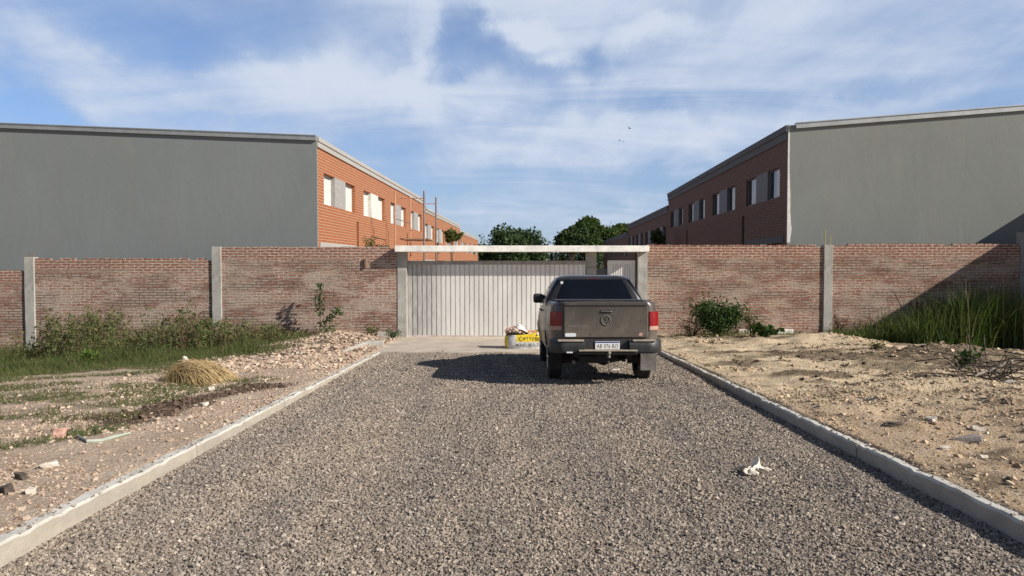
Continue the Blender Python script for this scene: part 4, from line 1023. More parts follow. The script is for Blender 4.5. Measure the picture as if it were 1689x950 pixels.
M['clod_mat'] = island_mat("dark_soil_clods", [(.06, .04, .028), (.11, .075, .055), (.16, .115, .085), (.085, .06, .042)], .95)
rubble("soil_clods", 26000, (-9, -3.2), (8.5, 22.5), lambda x, y: (kerb_x_left(y) - x > .25) * np.maximum(soil_mask(x, y), .55 * (y > 15) * sst(fbm(x * .6, y * .6, 31, 4), .5, .62) * (1 - sst(kerb_x_left(y) - x, 3, 4.5))), .02, .6, M['clod_mat'], "dark crumbs of dug soil on the left verge")
rubble("soil_clods", 9000, (4.5, 15), (11, 20), lambda x, y: (x - kerb_x_right(y) > .4) * sst(fbm(x * 1.1, y * 2.6, 63, 4), .54, .64), .018, .6, M['clod_mat'], "dark crumbs of damp earth on the right verge")
def chunk(name, px, py, size, material, label, cat, dl=.1, flat=.6, rz=None, group=None, lift=.25):
    p = gt(px, py); z = float(ground_z(p[0], p[1]))
    bm = bmesh.new(); bmesh.ops.create_cube(bm, size=1); sd_ = int(rng.integers(1000))
    for v in bm.verts: v.co += Vector(rng.uniform(-.2, .16, 3))
    bmesh.ops.bevel(bm, geom=bm.edges[:], offset=.07, segments=1, affect='EDGES')
    bmesh.ops.triangulate(bm, faces=bm.faces[:]); bmesh.ops.subdivide_edges(bm, edges=bm.edges[:], cuts=2, use_grid_fill=True)
    for v in bm.verts:
        q = v.co.copy(); v.co += q * .45 * (float(vnoise(q.x * 3.1 + q.z * 2.3 + sd_, q.y * 3.1 - q.z * 1.7, sd_)) - .5) + Vector(rng.uniform(-.025, .025, 3)); v.co = Vector((v.co.x * size[0] * .72, v.co.y * size[1] * .72, v.co.z * size[2] * .72))
    me = bpy.data.meshes.new(name); bm.to_mesh(me); bm.free()
    o = link_mesh(name, me, material); o.location = (p[0], p[1], z + size[2] * lift)
    o.rotation_euler = (rng.uniform(-.2, .2), rng.uniform(-.2, .2), rng.uniform(0, 3) if rz is None else rz)
    return tag(o, label, cat, group)
M['brick_piece'] = plain("broken_brick_clay", (.50, .30, .24), .9, 0, .2, 12, bumpy=.01)
M['pale_stone'] = plain("pale_mortar_lump", (.58, .52, .44), .9, 0, .15, 14, bumpy=.01)
M['dark_clod'] = plain("dark_clod", (.09, .07, .055), .95, 0, .3, 14, bumpy=.015)
M['grey_lump'] = plain("grey_concrete_lump", (.30, .27, .25), .9, 0, .2, 10, bumpy=.01)
o = chunk("broken_brick", 97, 723, (.17, .09, .13), M['brick_piece'], "pink broken brick standing on edge at the left grass tufts", "brick", rz=.3, lift=.4)
chunk("mortar_lump", 85, 771, (.16, .07, .07), M['pale_stone'], "long pale lump of mortar among the dark clods at far left", "rubble lump", rz=.4)
chunk("mortar_lump", 52, 816, (.07, .07, .08), M['pale_stone'], "small pale square lump lying near the left kerb corner", "rubble lump")
chunk("clod", 35, 790, (.12, .08, .08), M['dark_clod'], "dark earth clod nearest the pale long lump on the left", "clod")
chunk("clod", 10, 815, (.13, .1, .1), M['dark_clod'], "dark earth clod at the left picture edge", "clod")
chunk("mortar_lump", 337, 669, (.13, .09, .07), M['pale_stone'], "single white lump lying on the dark strip of soil", "rubble lump", dl=0)
chunk("concrete_block", 307, 609, (.16, .14, .36), M['pale_stone'], "small upright white block just left of the straw heap", "block", dl=-.2, lift=.35)
chunk("mortar_lump", 346, 644, (.12, .08, .09), M['pale_stone'], "pale lump at the upper edge of the dark soil strip", "rubble lump", dl=-.05)
chunk("concrete_slab", 1591, 729, (.34, .12, .09), M['grey_lump'], "dark grey slab fragment lying on the right verge", "rubble lump", rz=-.25)
chunk("concrete_slab", 1478, 703, (.30, .12, .06), M['dark_clod'], "flat dark clod strip close to the right kerb", "clod", rz=-.1)
chunk("mortar_lump", 1617, 710, (.20, .09, .06), M['pale_stone'], "flat pale lump just above the dark slab on the right", "rubble lump", rz=-.3)
chunk("mortar_lump", 1558, 742, (.13, .07, .05), M['pale_stone'], "pale chip below and left of the dark slab on the right", "rubble lump", rz=.1)
chunk("mortar_lump", 1622, 757, (.12, .09, .05), M['pale_stone'], "pale chip below the dark slab, nearest the right kerb", "rubble lump")
chunk("mortar_lump", 1536, 695, (.14, .1, .08), M['pale_stone'], "pale lump midway between the dark strip and the slab on the right", "rubble lump")
chunk("mortar_lump", 1663, 633, (.20, .1, .08), M['pale_stone'], "pale lump under the branch pile at the right edge", "rubble lump", dl=.0)
chunk("brick_bat", 575, 588, (.22, .12, .08), M['brick_piece'], "reddish half brick on the rubble before the concrete edging", "brick", dl=.1)
chunk("brick_bat", 492, 577, (.26, .12, .09), M['brick_piece'], "long orange brick piece on the crest of the rubble heap", "brick", dl=.2, rz=-.4)

# green hose-like strip on the left
hp = [gt(a, c) for a, c in ((128, 723), (145, 731), (165, 731), (188, 724), (215, 717))]
mb = MB(); pts = [(p[0], p[1], float(ground_z(p[0], p[1])) + .02) for p in hp]
mb.tube(pts, [.012, .016, .022, .02, .01], 6); o = mb.build("plastic_strip", plain("faded_green_plastic", (.36, .40, .33), .6), uv=False); tag(o, "faded green plastic strip lying on the pink rubble at left", "strip")

# straw heap
sp = gt(334, 631); sz_ = float(ground_z(sp[0], sp[1]))
n = 5200; u = rng.uniform(0, 1, n); a = rng.uniform(-1.4, 1.4, n)
q0 = np.stack([-.30 + .12 * rng.normal(size=n), .16 * rng.normal(size=n), .30 + .07 * rng.normal(size=n)], 1)
ang = rng.normal(-.1, .5, n); Lg = rng.uniform(.45, .95, n)
dirs = np.stack([np.cos(ang) * np.where(rng.uniform(size=n) < .78, 1, -.45), np.sin(ang) * .8, np.zeros(n)], 1)
segs = []
wv = rng.uniform(.003, .008, n)
for k in range(5):
    t = k / 4; c = q0 + dirs * (Lg * t)[:, None]; c[:, 2] = np.maximum(.015, q0[:, 2] * (1 - t ** 1.7) + .10 * np.sin(math.pi * t) * (1 - .3 * t)) + .02 * rng.normal(size=n) * t
    s = np.stack([-dirs[:, 1], dirs[:, 0], .6 * np.ones(n)], 1); segs += [c - s * wv[:, None], c + s * wv[:, None]]
v = np.stack(segs, 1); f = np.array([(2 * k, 2 * k + 1, 2 * k + 3, 2 * k + 2) for k in range(4)])
f = (f[None] + 10 * np.arange(n)[:, None, None]).reshape(-1, 4)
core = MB(); 
o = np_mesh("straw_heap", v.reshape(-1, 3) * np.array([.74, .58, .74]), f, M['straw']); o.location = (sp[0], sp[1], sz_)
tag(o, "heap of pale dry straw lying at the edge of the left grass", "straw heap")

# branch pile at the right edge
bp = gt(1648, 628); bz = float(ground_z(bp[0], bp[1])); mb = MB()
for k in range(70):
    c = np.array([rng.normal(0, .42), rng.normal(0, .3), abs(rng.normal(.12, .12))]); d = rng.normal(size=3) * np.array([1, 1, .35]); d /= np.linalg.norm(d); L = rng.uniform(.2, .6)
    mb.tube([c - d * L, c + rng.normal(0, .04, 3), c + d * L], [.011, .009, .004], 5)
o = mb.build("branch_pile", plain("dead_twigs", (.085, .065, .05), .9, 0, .4, 10), uv=False, loc=(bp[0], bp[1], bz)); tag(o, "pile of dark dead branches at the right edge of the sand", "branch pile")
mb = MB().tube([(-.55, -.25, .12), (-.2, -.3, .28), (.02, -.28, .36)], [.018, .016, .012], 6); o = mb.build("bleached_stick", M['pale_stone'], uv=False, loc=(bp[0], bp[1], bz)); tag(o, "pale bleached stick leaning on the dark branch pile", "stick")
bush("weed", (bp[0] - .35, bp[1] + .5, bz + .15), .35, .25, .3, 140, M['leaf_dark'], .09, "green sprig growing out of the sand beside the branch pile", "weed", 6)
bush("weed", (xY(1448, 17.6), 17.6), .22, .2, .2, 160, M['weed'], .06, "dark little weed tuft between the two sand heaps", "weed", 6)

# crumpled white plastic bag on the drive
pp = g(1240, 781); bm = bmesh.new()
nu, nv = 40, 30; rows = []
for i in range(nu):
    r_ = []
    for j in range(nv):
        s = i / (nu - 1) * 2 - 1; t = j / (nv - 1) * 2 - 1
        x = .15 * s + .03 * math.sin(5 * t + 1.3) + .03 * (vnoise(s * 4, t * 4, 12) - .5); y = .11 * t + .03 * math.sin(4 * s) + .03 * (vnoise(s * 4, t * 4, 14) - .5)
        z = .015 + .075 * abs(vnoise(s * 3 + 5, t * 3, 2) - .45) + .035 * abs(vnoise(s * 8 + 5, t * 8, 3) - .5)
        z += .085 * math.exp(-((s - .30 - .2 * t) / .16) ** 2 - ((t - .2) / .45) ** 2) + .045 * math.exp(-((s + .6) / .2) ** 2 - (t / .5) ** 2)
        x += .05 * math.exp(-((s - .3) / .2) ** 2) * t
        r_.append(bm.verts.new((x, y, max(.004, z - .02 * (abs(s) ** 3 + abs(t) ** 3)))))
    rows.append(r_)
for i in range(nu - 1):
    for j in range(nv - 1):
        s = i / nu * 2 - 1; t = j / nv * 2 - 1; an = math.atan2(t, s)
        if math.hypot(s, t) > .72 + .28 * math.sin(3 * an + .6) + .10 * math.sin(7 * an): continue
        bm.faces.new((rows[i][j], rows[i + 1][j], rows[i + 1][j + 1], rows[i][j + 1]))
loose = [v for v in bm.verts if not v.link_faces]; bmesh.ops.delete(bm, geom=loose, context='VERTS')
me = bpy.data.meshes.new("plastic_bag"); bm.to_mesh(me); bm.free()
o = link_mesh("plastic_bag", me, plain("crumpled_white_plastic", (.70, .63, .53), .6, 0, .2, 14), sharp=40); o.location = (pp[0], pp[1], pp[2] + .008); o.rotation_euler = (0, 0, .1)
sd = o.modifiers.new("thickness", 'SOLIDIFY'); sd.thickness = .002
tag(o, "crumpled white plastic bag lying on the gravel", "plastic bag")

# ------------------------------------------------------------------ bulk bag by the gate
bgp = g(864, 575.5, .035); BY = bgp[1]
bx0 = xY(834, BY); bh = (576 - 549) / F * BY
bag = empty("bulk_bag", (bx0 + .55, BY, -SLOPE * BY + .035), (0, 0, 0), "yellow and white woven builder's bag of rubble before the gate", "bulk bag")
def bag_shell():
    mb = MB(); rings = []
    n = 48
    for i, t in enumerate(np.linspace(0, 1, 9)):
        r_ = []
        bul = 1 + .07 * math.sin(math.pi * t)
        for k in range(n):
            th = 2 * math.pi * k / n; c, s = math.cos(th), math.sin(th)
            e = 4.0; rr = (abs(c) ** e + abs(s) ** e) ** (-1 / e)
            x = .54 * rr * c * bul; y = .40 * rr * s * bul
            zt = bh * (.80 + .32 * sst(x, -.2, .45) + .06 * math.sin(3 * th + 1))
            z = t * zt
            x += .008 * rng.normal(); y += .008 * rng.normal()
            r_.append((x, y + .40, z))
        rings.append(r_)
    V = [p for r in rings for p in r]; Fc = []
    for i in range(8):
        for k in range(n): Fc.append((i * n + k, i * n + (k + 1) % n, (i + 1) * n + (k + 1) % n, (i + 1) * n + k))
    mb.add(V, Fc); return mb
m, N, b = mat("woven_bag_print")
tc = N.n('ShaderNodeTexCoord').outputs['Object']; sp_ = N.n('ShaderNodeSeparateXYZ', {0: tc})
nz = N.noise(tc, 5, 4)
yel = N.math('MULTIPLY', N.ramp(sp_.outputs[0], -.30, -.26), N.ramp(sp_.outputs[2], bh * .42, bh * .45))
yel = N.math('MAXIMUM', yel, N.ramp(sp_.outputs[0], -.47, -.50))
k = N.mix(yel, (.62, .64, .66), (.80, .60, .03)); k = N.mix(N.ramp(nz, .5, .8, 0, .4), k, (.5, .42, .3))
N.link(k, b.inputs['Base Color']); b.inputs['Roughness'].default_value = .6; bump(N, b, N.noise(tc, 14, 4), .5, .03)
bag_shell().build("bag_body", m, bag, sharp=60, uv=False)
lt = plain("dark_print", (.07, .06, .015), .7)
text_mb(MB(), "C433196", .07, bh * .62, .56, bh * .27, -.032).build("phone_number", lt, bag, uv=False)
mb = MB(); text_mb(mb, "343 463 77", .085, bh * .24, .56, bh * .22, -.036); mb.lathe([(-.001, .001), (-.001, .03), (.002, .03)], (-.25, -.036, bh * .24), 'y', 12); mb.build("phone_number", lt, bag, uv=False)
n = 260; px_ = rng.uniform(-.5, .35, n); py_ = rng.uniform(.05, .75, n)
pos = np.stack([px_, py_, bh * (.78 + .30 * np.exp(-((px_ + .3) / .25) ** 2) + .1 * rng.uniform(size=n))], 1)
o = stones("rubble_fill", pos, .07 * rng.lognormal(0, .3, n), island_mat("orange_debris", [(.55, .25, .10), (.45, .16, .08), (.70, .62, .52), (.50, .35, .2)], .9)); o.parent = bag
mb = MB(); nu = 14; V = []; Fc = []
for i in range(nu):
    for j in range(nu):
        s = i / (nu - 1) * 2 - 1; t = j / (nu - 1) * 2 - 1
        V.append((-.08 + .30 * s, .28 + .25 * t, bh * 1.0 + .20 * math.exp(-((s + .35) / .5) ** 2 - t * t) + .05 * vnoise(s * 3, t * 3, 6) - .10 * max(0, s) - .02))
for i in range(nu - 1):
    for j in range(nu - 1): Fc.append((i * nu + j, (i + 1) * nu + j, (i + 1) * nu + j + 1, i * nu + j + 1))
mb.add(V, Fc).build("white_sheeting", M['white'], bag, uv=False)
# ------------------------------------------------------------------ pickup truck (x right, y forward, z up; rear bumper at y = 0)
def dusty_paint():
    m, N, b = mat("dusty_grey_brown_paint")
    tc = N.n('ShaderNodeTexCoord').outputs['Object']; z = N.n('ShaderNodeSeparateXYZ', {0: tc}).outputs[2]
    a = N.noise(tc, 2.3, 6, .65, .4); c = N.noise(N.mapping(tc, (1.5, 1.5, .5)), 4.5, 6, .7); d = N.noise(tc, 11, 5, .7, .5)
    dust = N.math('ADD', N.math('MULTIPLY', N.ramp(z, 1.45, .75, .4, .85), N.ramp(a, .25, .7, .5, 1)), N.ramp(c, .5, .8, 0, .25), clamp=True)
    smudge = N.math('MULTIPLY', N.ramp(d, .54, .64), N.ramp(a, .46, .56))
    k = N.mix(N.math('MULTIPLY', dust, N.ramp(z, 1.36, 1.44, 1.0, .12)), (.030, .030, .033), (.195, .157, .122))
    k = N.mix(N.math('MULTIPLY', smudge, .7), k, (.05, .042, .036))
    N.link(k, b.inputs['Base Color'])
    N.link(N.math('ADD', N.math('MULTIPLY', dust, .32), .30), b.inputs['Roughness'])
    b.inputs['Metallic'].default_value = .25; b.inputs['Coat Weight'].default_value = .25; b.inputs['Coat Roughness'].default_value = .15
    return m
M['paint'] = dusty_paint()
M['tyre'] = plain("tyre_rubber", (.045, .042, .04), .85, 0, .3, 9)
M['rim'] = plain("alloy_rim", (.35, .35, .36), .35, .8, .1)
M['blackp'] = plain("black_bumper_plastic", (.030, .030, .031), .5, 0, .3, 5)
M['chassis'] = plain("dirty_chassis", (.022, .020, .018), .8, 0, .4, 5)
M['flap'] = plain("dusty_mud_flap", (.15, .14, .13), .85, 0, .3, 6)
M['tint'] = plain("tinted_glass", (.006, .008, .013), .04, 0, .1, 2, .3)
M['chrome'] = plain("dull_chrome", (.55, .54, .51), .3, .9, .15, 10)
M['lens_red'] = plain("red_lens", (.24, .007, .011), .2, 0, .15, 20, .5, 0)
M['lens_clear'] = plain("clear_lens", (.46, .28, .23), .2, 0, .15, 20)
M['lit_edge'] = plain("pale_lit_edge", (.38, .33, .26), .6, .1, .2, 12)  # pale tone stands in for sunlight caught along the bumper edges
M['sticker'] = plain("white_sticker", (.66, .70, .72), .5, 0, .08, 30)
M['plate'] = plain("white_plate", (.72, .72, .70), .5, 0, .05, 30)
M['plate_blue'] = plain("plate_blue_band", (.03, .06, .25), .5)
M['ink'] = plain("black_ink", (.015, .015, .018), .6)
TX, TY = 1.59, 12.0
trk = empty("pickup_truck", (TX, TY, -SLOPE * TY + .005), (-PITCH, 0, 0), "dusty dark grey double cab pickup parked on the gravel before the gate", "pickup truck")
AX_R, AX_F, AR, WR = 1.22, 4.30, .47, .385
def t_zt(y):
    return 1.385 if y < 1.72 else 1.385 - .11 * sst(y, 1.72, 3.7) if y < 3.7 else 1.275 - .08 * sst(y, 3.7, 4.2) - .17 * sst(y, 4.2, 5.05) - .22 * sst(y, 4.95, 5.22)
def t_w(y): return (.735 + .20 * math.sqrt(max(0, 1 - ((.5 - y) / .36) ** 2)) if y < .5 else .935) - .10 * sst(y, 4.45, 5.25) ** 1.5
def t_zb(y):
    z = .47 if y > .6 else .62
    for ax in (AX_R, AX_F):
        if abs(y - ax) < AR: z = max(z, WR + math.sqrt(AR ** 2 - (y - ax) ** 2) * 1.02)
    return z
ys = np.unique(np.concatenate([np.array([.14, .142, .147, .155, .165, .18, .2, .23, .27, .32, .38, .44, .5, .55]), np.linspace(.6, 5.22, 105), AX_R + AR * np.cos(np.linspace(0, math.pi, 25)), AX_F + AR * np.cos(np.linspace(0, math.pi, 25))]))
rings = []
for y in ys:
    w, zb, zt = t_w(y), t_zb(y), t_zt(y)
    w -= .022 * (1 - sst(y, 1.5, 2.2))
    P_ = [(0, zb + .10), (w - .16, zb + .08), (w - .05, zb + .005)]
    for z in np.linspace(zb + .012, zt - .075, 9):
        x = w - .035 * ((z - .92) / .45) ** 2 * (1 if z > .92 else 1.6) + .012 * math.exp(-((z - .98) / .03) ** 2)
        for ax in (AX_R, AX_F):
            dr = math.hypot(y - ax, z - WR) - AR
            if dr < .2: x += .032 * (1 - sst(dr, .035, .12))
        P_.append((x, z))
    xs = P_[-1][0]
    P_ += [(xs - .012, zt - .035), (xs - .045, zt - .006), (xs - .09, zt), (0, zt + .015)]
    rings.append([(p[0], y, p[1]) for p in P_] + [(-p[0], y, p[1]) for p in P_[-2:0:-1]])
nr = len(rings[0]); V = [p for r in rings for p in r]; Fc = []
for i in range(len(rings) - 1):
    for k in range(nr): Fc.append((i * nr + k, i * nr + (k + 1) % nr, (i + 1) * nr + (k + 1) % nr, (i + 1) * nr + k))
Fc.append(tuple(range(nr))); e = (len(rings) - 1) * nr; Fc.append(tuple(range(e, e + nr))[::-1])
MB().add(V, Fc).build("body", M['paint'], trk, sharp=35, uv=False)
def rrect(hx, y0, y1, r, n=5):
    pts = []
    for cx, cy, a0 in ((hx - r, y1 - r, 0), (-hx + r, y1 - r, 90), (-hx + r, y0 + r, 180), (hx - r, y0 + r, 270)):
        for k in range(n): a = rad(a0 + 90 * k / (n - 1)); pts.append((cx + r * math.cos(a), cy + r * math.sin(a)))
    return pts
# cab: rounded rings from belt line to roof
cabz = [(1.28, .915, 1.74, 3.78, .10), (1.40, .915, 1.77, 3.62, .11), (1.60, .815, 1.85, 3.18, .13), (1.74, .735, 1.91, 2.90, .15), (1.80, .70, 1.95, 2.78, .17), (1.84, .64, 2.02, 2.66, .2), (1.862, .48, 2.14, 2.50, .16)]
def cab_at(z):
    for a, c in zip(cabz[:-1], cabz[1:]):
        if a[0] <= z <= c[0]:
            t = (z - a[0]) / (c[0] - a[0]); return [a[i] + (c[i] - a[i]) * t for i in range(5)]
mb = MB(); V = []; Fc = []; R_ = [[(p[0], p[1], z) for p in rrect(hx, y0, y1, r)] for z, hx, y0, y1, r in cabz]; nr = len(R_[0])
for r in R_: V += r
for i in range(len(R_) - 1):
    for k in range(nr): Fc.append((i * nr + k, i * nr + (k + 1) % nr, (i + 1) * nr + (k + 1) % nr, (i + 1) * nr + k))
Fc.append(tuple(range((len(R_) - 1) * nr, len(R_) * nr)))
mb.add(V, Fc).build("cab", plain("dark_cab_paint", (.026, .026, .029), .32, .2, .25, 4, .5, .3), trk, sharp=50, uv=False)
# glass: sheets standing 4 mm off the cab
mb = MB(); zs = np.linspace(1.385, 1.775, 8); V = []; Fc = []
for z in zs:
    _, hx, y0, y1, r = cab_at(z)
    hw = hx - .035
    for t in np.linspace(-1, 1, 9): V.append((hw * t, y0 - .008 + .05 * max(0, abs(t) - .85) / .15 * .6, z))
for i in range(7):
    for k in range(8): Fc.append((i * 9 + k, i * 9 + k + 1, (i + 1) * 9 + k + 1, (i + 1) * 9 + k))
rw = mb.add(V, Fc).build("rear_window", M['tint'], trk, sharp=60, uv=False)
MB().lathe([(-.002, .0005), (-.002, .027), (.002, .027)], (-.60, cab_at(1.72)[2] - .022, 1.715), 'y', 16).build("round_sticker", M['sticker'], rw, uv=False)
def wind(name, u0, u1):
    V = []; Fc = []; zs = np.linspace(1.40, 1.76, 6)
    for z in zs:
        _, hx, y0, y1, r = cab_at(z)
        for t in np.linspace(-1, 1, 7): V.append(((hx - .13) * t, y1 + .006 - .03 * t ** 4, z))
    for i in range(5):
        for k in range(6): Fc.append((i * 7 + k, i * 7 + k + 1, (i + 1) * 7 + k + 1, (i + 1) * 7 + k))
    MB().add(V, Fc).build(name, M['tint'], trk, sharp=60, uv=False)
wind("windscreen", 0, 1)
for sd in (-1, 1):
    for f0, f1 in ((.10, .44), (.49, .90)):
        V = []; Fc = []
        for z in np.linspace(1.40, 1.74, 6):
            _, hx, y0, y1, r = cab_at(z); a = y0 + r * .8; b_ = y1 - r * .7
            for t in np.linspace(f0, f1, 5): V.append((sd * (hx + .005), a + (b_ - a) * t, z))
        for i in range(5):
            for k in range(4): Fc.append((i * 5 + k, i * 5 + k + 1, (i + 1) * 5 + k + 1, (i + 1) * 5 + k))
        MB().add(V, Fc).build("side_window", M['tint'], trk, uv=False)
    for y in (2.45, 3.25):
        MB().box(sd * .93 if sd > 0 else -.965, .965 if sd > 0 else -.93, y, y + .17, 1.16, 1.19).build("door_handle", M['blackp'], trk, bevel=.008)
    # mirror
    mb = MB(); cx = sd * .985
    mb.box(cx - .105, cx + .105, 3.28, 3.40, 1.305, 1.50); mo = mb.build("mirror", M['blackp'], trk, bevel=.045)
    MB().tube([(sd * .82, 3.36, 1.33), (sd * .93, 3.34, 1.345)], .028, 8).build("mirror_arm", M['blackp'], mo, uv=False)
# bed cover and rail caps
MB().box(-.79, .79, .26, 1.70, 1.402, 1.412).build("bed_cover", M['blackp'], trk, bevel=.004)
# tailgate
tg = MB().box(-.692, .692, .075, .138, .80, 1.378).build("tailgate", M['paint'], trk, bevel=.014)
MB().box(-.68, .68, .055, .0745, 1.325, 1.374).build("top_lip", M['paint'], tg, bevel=.008)
MB().box(-.09, .09, .062, .0745, 1.205, 1.25).build("latch_recess", M['blackp'], tg, bevel=.006)
MB().box(-.085, .085, .048, .0615, 1.222, 1.232).build("handle", M['chrome'], tg, bevel=.003)
# round emblem: ring with a V over a W
mb = MB(); mb.lathe([(0, .083), (-.012, .083), (-.014, .076), (-.012, .069), (0, .069)], (0, .0745, 1.085), 'y', 40)
def stroke(mb, a, c, w=.010, y=.064):
    a = np.array(a); c = np.array(c); d = (c - a) / np.linalg.norm(c - a); n_ = np.array([-d[1], d[0]]) * w / 2
    q = [a + n_, a - n_, c - n_, c + n_]
    mb.prism([(p[0], 1.085 + p[1]) for p in q], 'y', y, .0745)
for p, q in (((-.031, .062), (0, .006)), ((.031, .062), (0, .0061)), ((-.060, .034), (-.028, -.060)), ((.060, .034), (.028, -.0601)), ((-.028, -.0602), (0, -.006)), ((.028, -.0603), (0, -.0061))):
    stroke(mb, p, q)
mb.build("emblem", plain("dusty_chrome_emblem", (.26, .24, .21), .4, .6, .2, 20), tg, uv=False)
lm_ = plain("dusty_letters", (.30, .27, .23), .45, .4, .1, 20)
text_mb(MB(), "AMAROK", -.48, .985, .31, .04, .0725).build("lettering", lm_, tg, uv=False)
text_mb(MB(), "4MOTION", .565, .915, .17, .026, .0725).build("badge", M['chrome'], tg, uv=False)
st = MB(); st.prism([(-.0 + .09 * math.copysign(abs(math.cos(a)) ** .4, math.cos(a)) - .585, .845 + .03 * math.copysign(abs(math.sin(a)) ** .4, math.sin(a))) for a in np.linspace(0, 6.28, 33)[:-1]], 'y', .0715, .0745)
so_ = st.build("oval_sticker", M['sticker'], tg, uv=False)
MB().prism([(.525, .835), (.59, .82), (.605, .875), (.55, .888)], 'y', .0715, .0745).build("small_sticker", M['lens_clear'], tg, uv=False)
# tail lamps wrapped round the corners
for sd in (-1, 1):
    def lens(z0, z1, name, mt, parent, grow=0.0):
        V = []; Fc = []; prof = [(.716, .138), (.718, .1255)] + [(.713 + .212 * math.sin(rad(a)), .5 - .375 * math.cos(rad(a))) for a in (5, 16, 28, 40, 52, 62)]
        zs = np.linspace(z0, z1, 4)
        for z in zs:
            for x, y in prof: V.append((sd * (x + grow * .5 + .010 * (1 - ((z - 1.06) / .2) ** 2)), y - grow, z))
        for i in range(3):
            for k in range(7): Fc.append((i * 8 + k, i * 8 + k + 1, (i + 1) * 8 + k + 1, (i + 1) * 8 + k))
        c = len(V); V += [(sd * .70, .34, z0), (sd * .70, .34, z1)]
        Fc.append(tuple(range(8)) + (c,)); Fc.append(tuple(range(24, 32)) + (c + 1,))
        return MB().add(V, Fc).build(name, mt, parent, sharp=45, uv=False)
    tl = lens(.985, 1.225, "tail_light", M['lens_red'], trk)
    lens(.918, .9845, "reversing_lens", M['lens_clear'], tl)
    if sd > 0: pass
# rear bumper
bm_ = empty  # (a real mesh carries the bumper's pieces)
def bumper_bar(x0, x1, z0, z1, y0, y1, n=12, wrap=0):
    V = []; Fc = []
    for x in np.linspace(x0, x1, n):
        o_ = wrap * max(0, (abs(x) - .70) / .25) ** 2
        pr = [(y1, z0), (y0 + .05 + o_, z0), (y0 + .012 + o_, z0 + .03), (y0 + o_, (z0 + z1) / 2), (y0 + .01 + o_, z1 - .035), (y0 + .04 + o_, z1 - .006), (y0 + .075 + o_, z1), (y1, z1)]
        V += [(x, a, c) for a, c in pr]
    for i in range(n - 1):
        for k in range(8): Fc.append((i * 8 + k, i * 8 + (k + 1) % 8, (i + 1) * 8 + (k + 1) % 8, (i + 1) * 8 + k))
    Fc.append(tuple(range(8))); Fc.append(tuple(range((n - 1) * 8, n * 8))[::-1])
    return MB().add(V, Fc)
core_ = MB().box(-.40, .40, .05, .17, .585, .775).build("bumper", M['blackp'], trk, bevel=.01)
bumper_bar(-.925, -.36, .545, .765, -.045, .30, 14, .26)  .build("corner_section", M['blackp'], core_, sharp=40, uv=False)
bumper_bar(.37, .925, .545, .765, -.045, .30, 14, .26).build("corner_section", M['blackp'], core_, sharp=40, uv=False)
bumper_bar(-.47, .50, .525, .60, -.075, .06, 8).build("step", M['blackp'], core_, sharp=40, uv=False)
MB().box(-.46, .49, -.085, .04, .588, .609).build("step_pad", M['lit_edge'], core_, bevel=.002)  # pads coloured pale so the bumper's upper edges look sunlit
MB().box(-.80, -.375, -.052, .06, .744, .7725).build("step_pad", M['lit_edge'], core_, bevel=.002)
MB().box(.42, .80, -.052, .06, .748, .771).build("step_pad", M['lit_edge'], core_, bevel=.002)
for x in (-.405, -.365): MB().box(x - .012, x + .012, .01, .045, .608, .655).build("plate_lamp", M['chrome'], core_, bevel=.004)
# licence plate
lp = MB().box(-.185, .215, .030, .0455, .612, .742).build("licence_plate", M['plate'], trk, bevel=.004)
MB().box(-.180, .210, .0285, .0298, .716, .738).build("blue_band", M['plate_blue'], lp)
text_mb(MB(), "AB 076 BO", .015, .662, .35, .070, .0285).build("plate_number", M['ink'], lp, uv=False)
MB().box(-.66, -.56, -.047, -.0405, .555, .578).build("reflector", M['sticker'], core_, bevel=.003)
# tow hitch
MB().tube([(.03, .25, .52), (.03, -.02, .50), (.03, -.07, .50), (.03, -.07, .545)], [.03, .026, .024, .018], 10).lathe([(-.03, .004), (-.026, .018), (-.012, .030), (.012, .030), (.026, .018), (.03, .004)], (.03, -.07, .56), 'z', 16).build("tow_ball", plain("grey_tow_ball", (.28, .26, .23), .5, .4), trk, uv=False)
MB().tube([(.03, -.02, .42), (.03, .02, .30), (.10, .02, .27), (.22, .06, .28)], .012, 6).build("tow_chain", M['chrome'], trk, uv=False)
# underside
ch = MB().box(-.44, -.34, .2, 5.0, .43, .55).build("chassis", M['chassis'], trk, bevel=.01)
MB().box(.34, .44, .2, 5.0, .43, .55).build("chassis_rail", M['chassis'], ch, bevel=.01)
MB().box(-.72, .72, .3, 5.0, .56, .66).build("floor_pan", M['chassis'], ch, bevel=.01)
MB().tube([(-.75, AX_R, WR), (.75, AX_R, WR)], .05, 10).lathe([(-.15, .05), (-.1, .13), (0, .16), (.1, .13), (.15, .05)], (.1, AX_R, WR), 'x', 16).build("rear_axle", M['chassis'], ch, uv=False)
MB().tube([(-.75, AX_F, WR), (.75, AX_F, WR)], .05, 10).build("front_axle", M['chassis'], ch, uv=False)
MB().lathe([(-.10, .20), (-.10, .36), (-.05, .385), (.05, .385), (.10, .36), (.10, .20)], (-.12, .62, .46), 'z', 32).build("spare_wheel", M['tyre'], trk, sharp=50, uv=False)
MB().tube([(-.48, 2.2, .42), (-.48, 1.0, .46), (-.50, .42, .40), (-.52, .22, .38)], .032, 10).build("exhaust", plain("exhaust_pipe", (.2, .19, .18), .4, .7), ch, uv=False)
MB().box(-.42, -.20, .06, .30, .42, .50).build("tank_guard", M['chassis'], ch, bevel=.01)
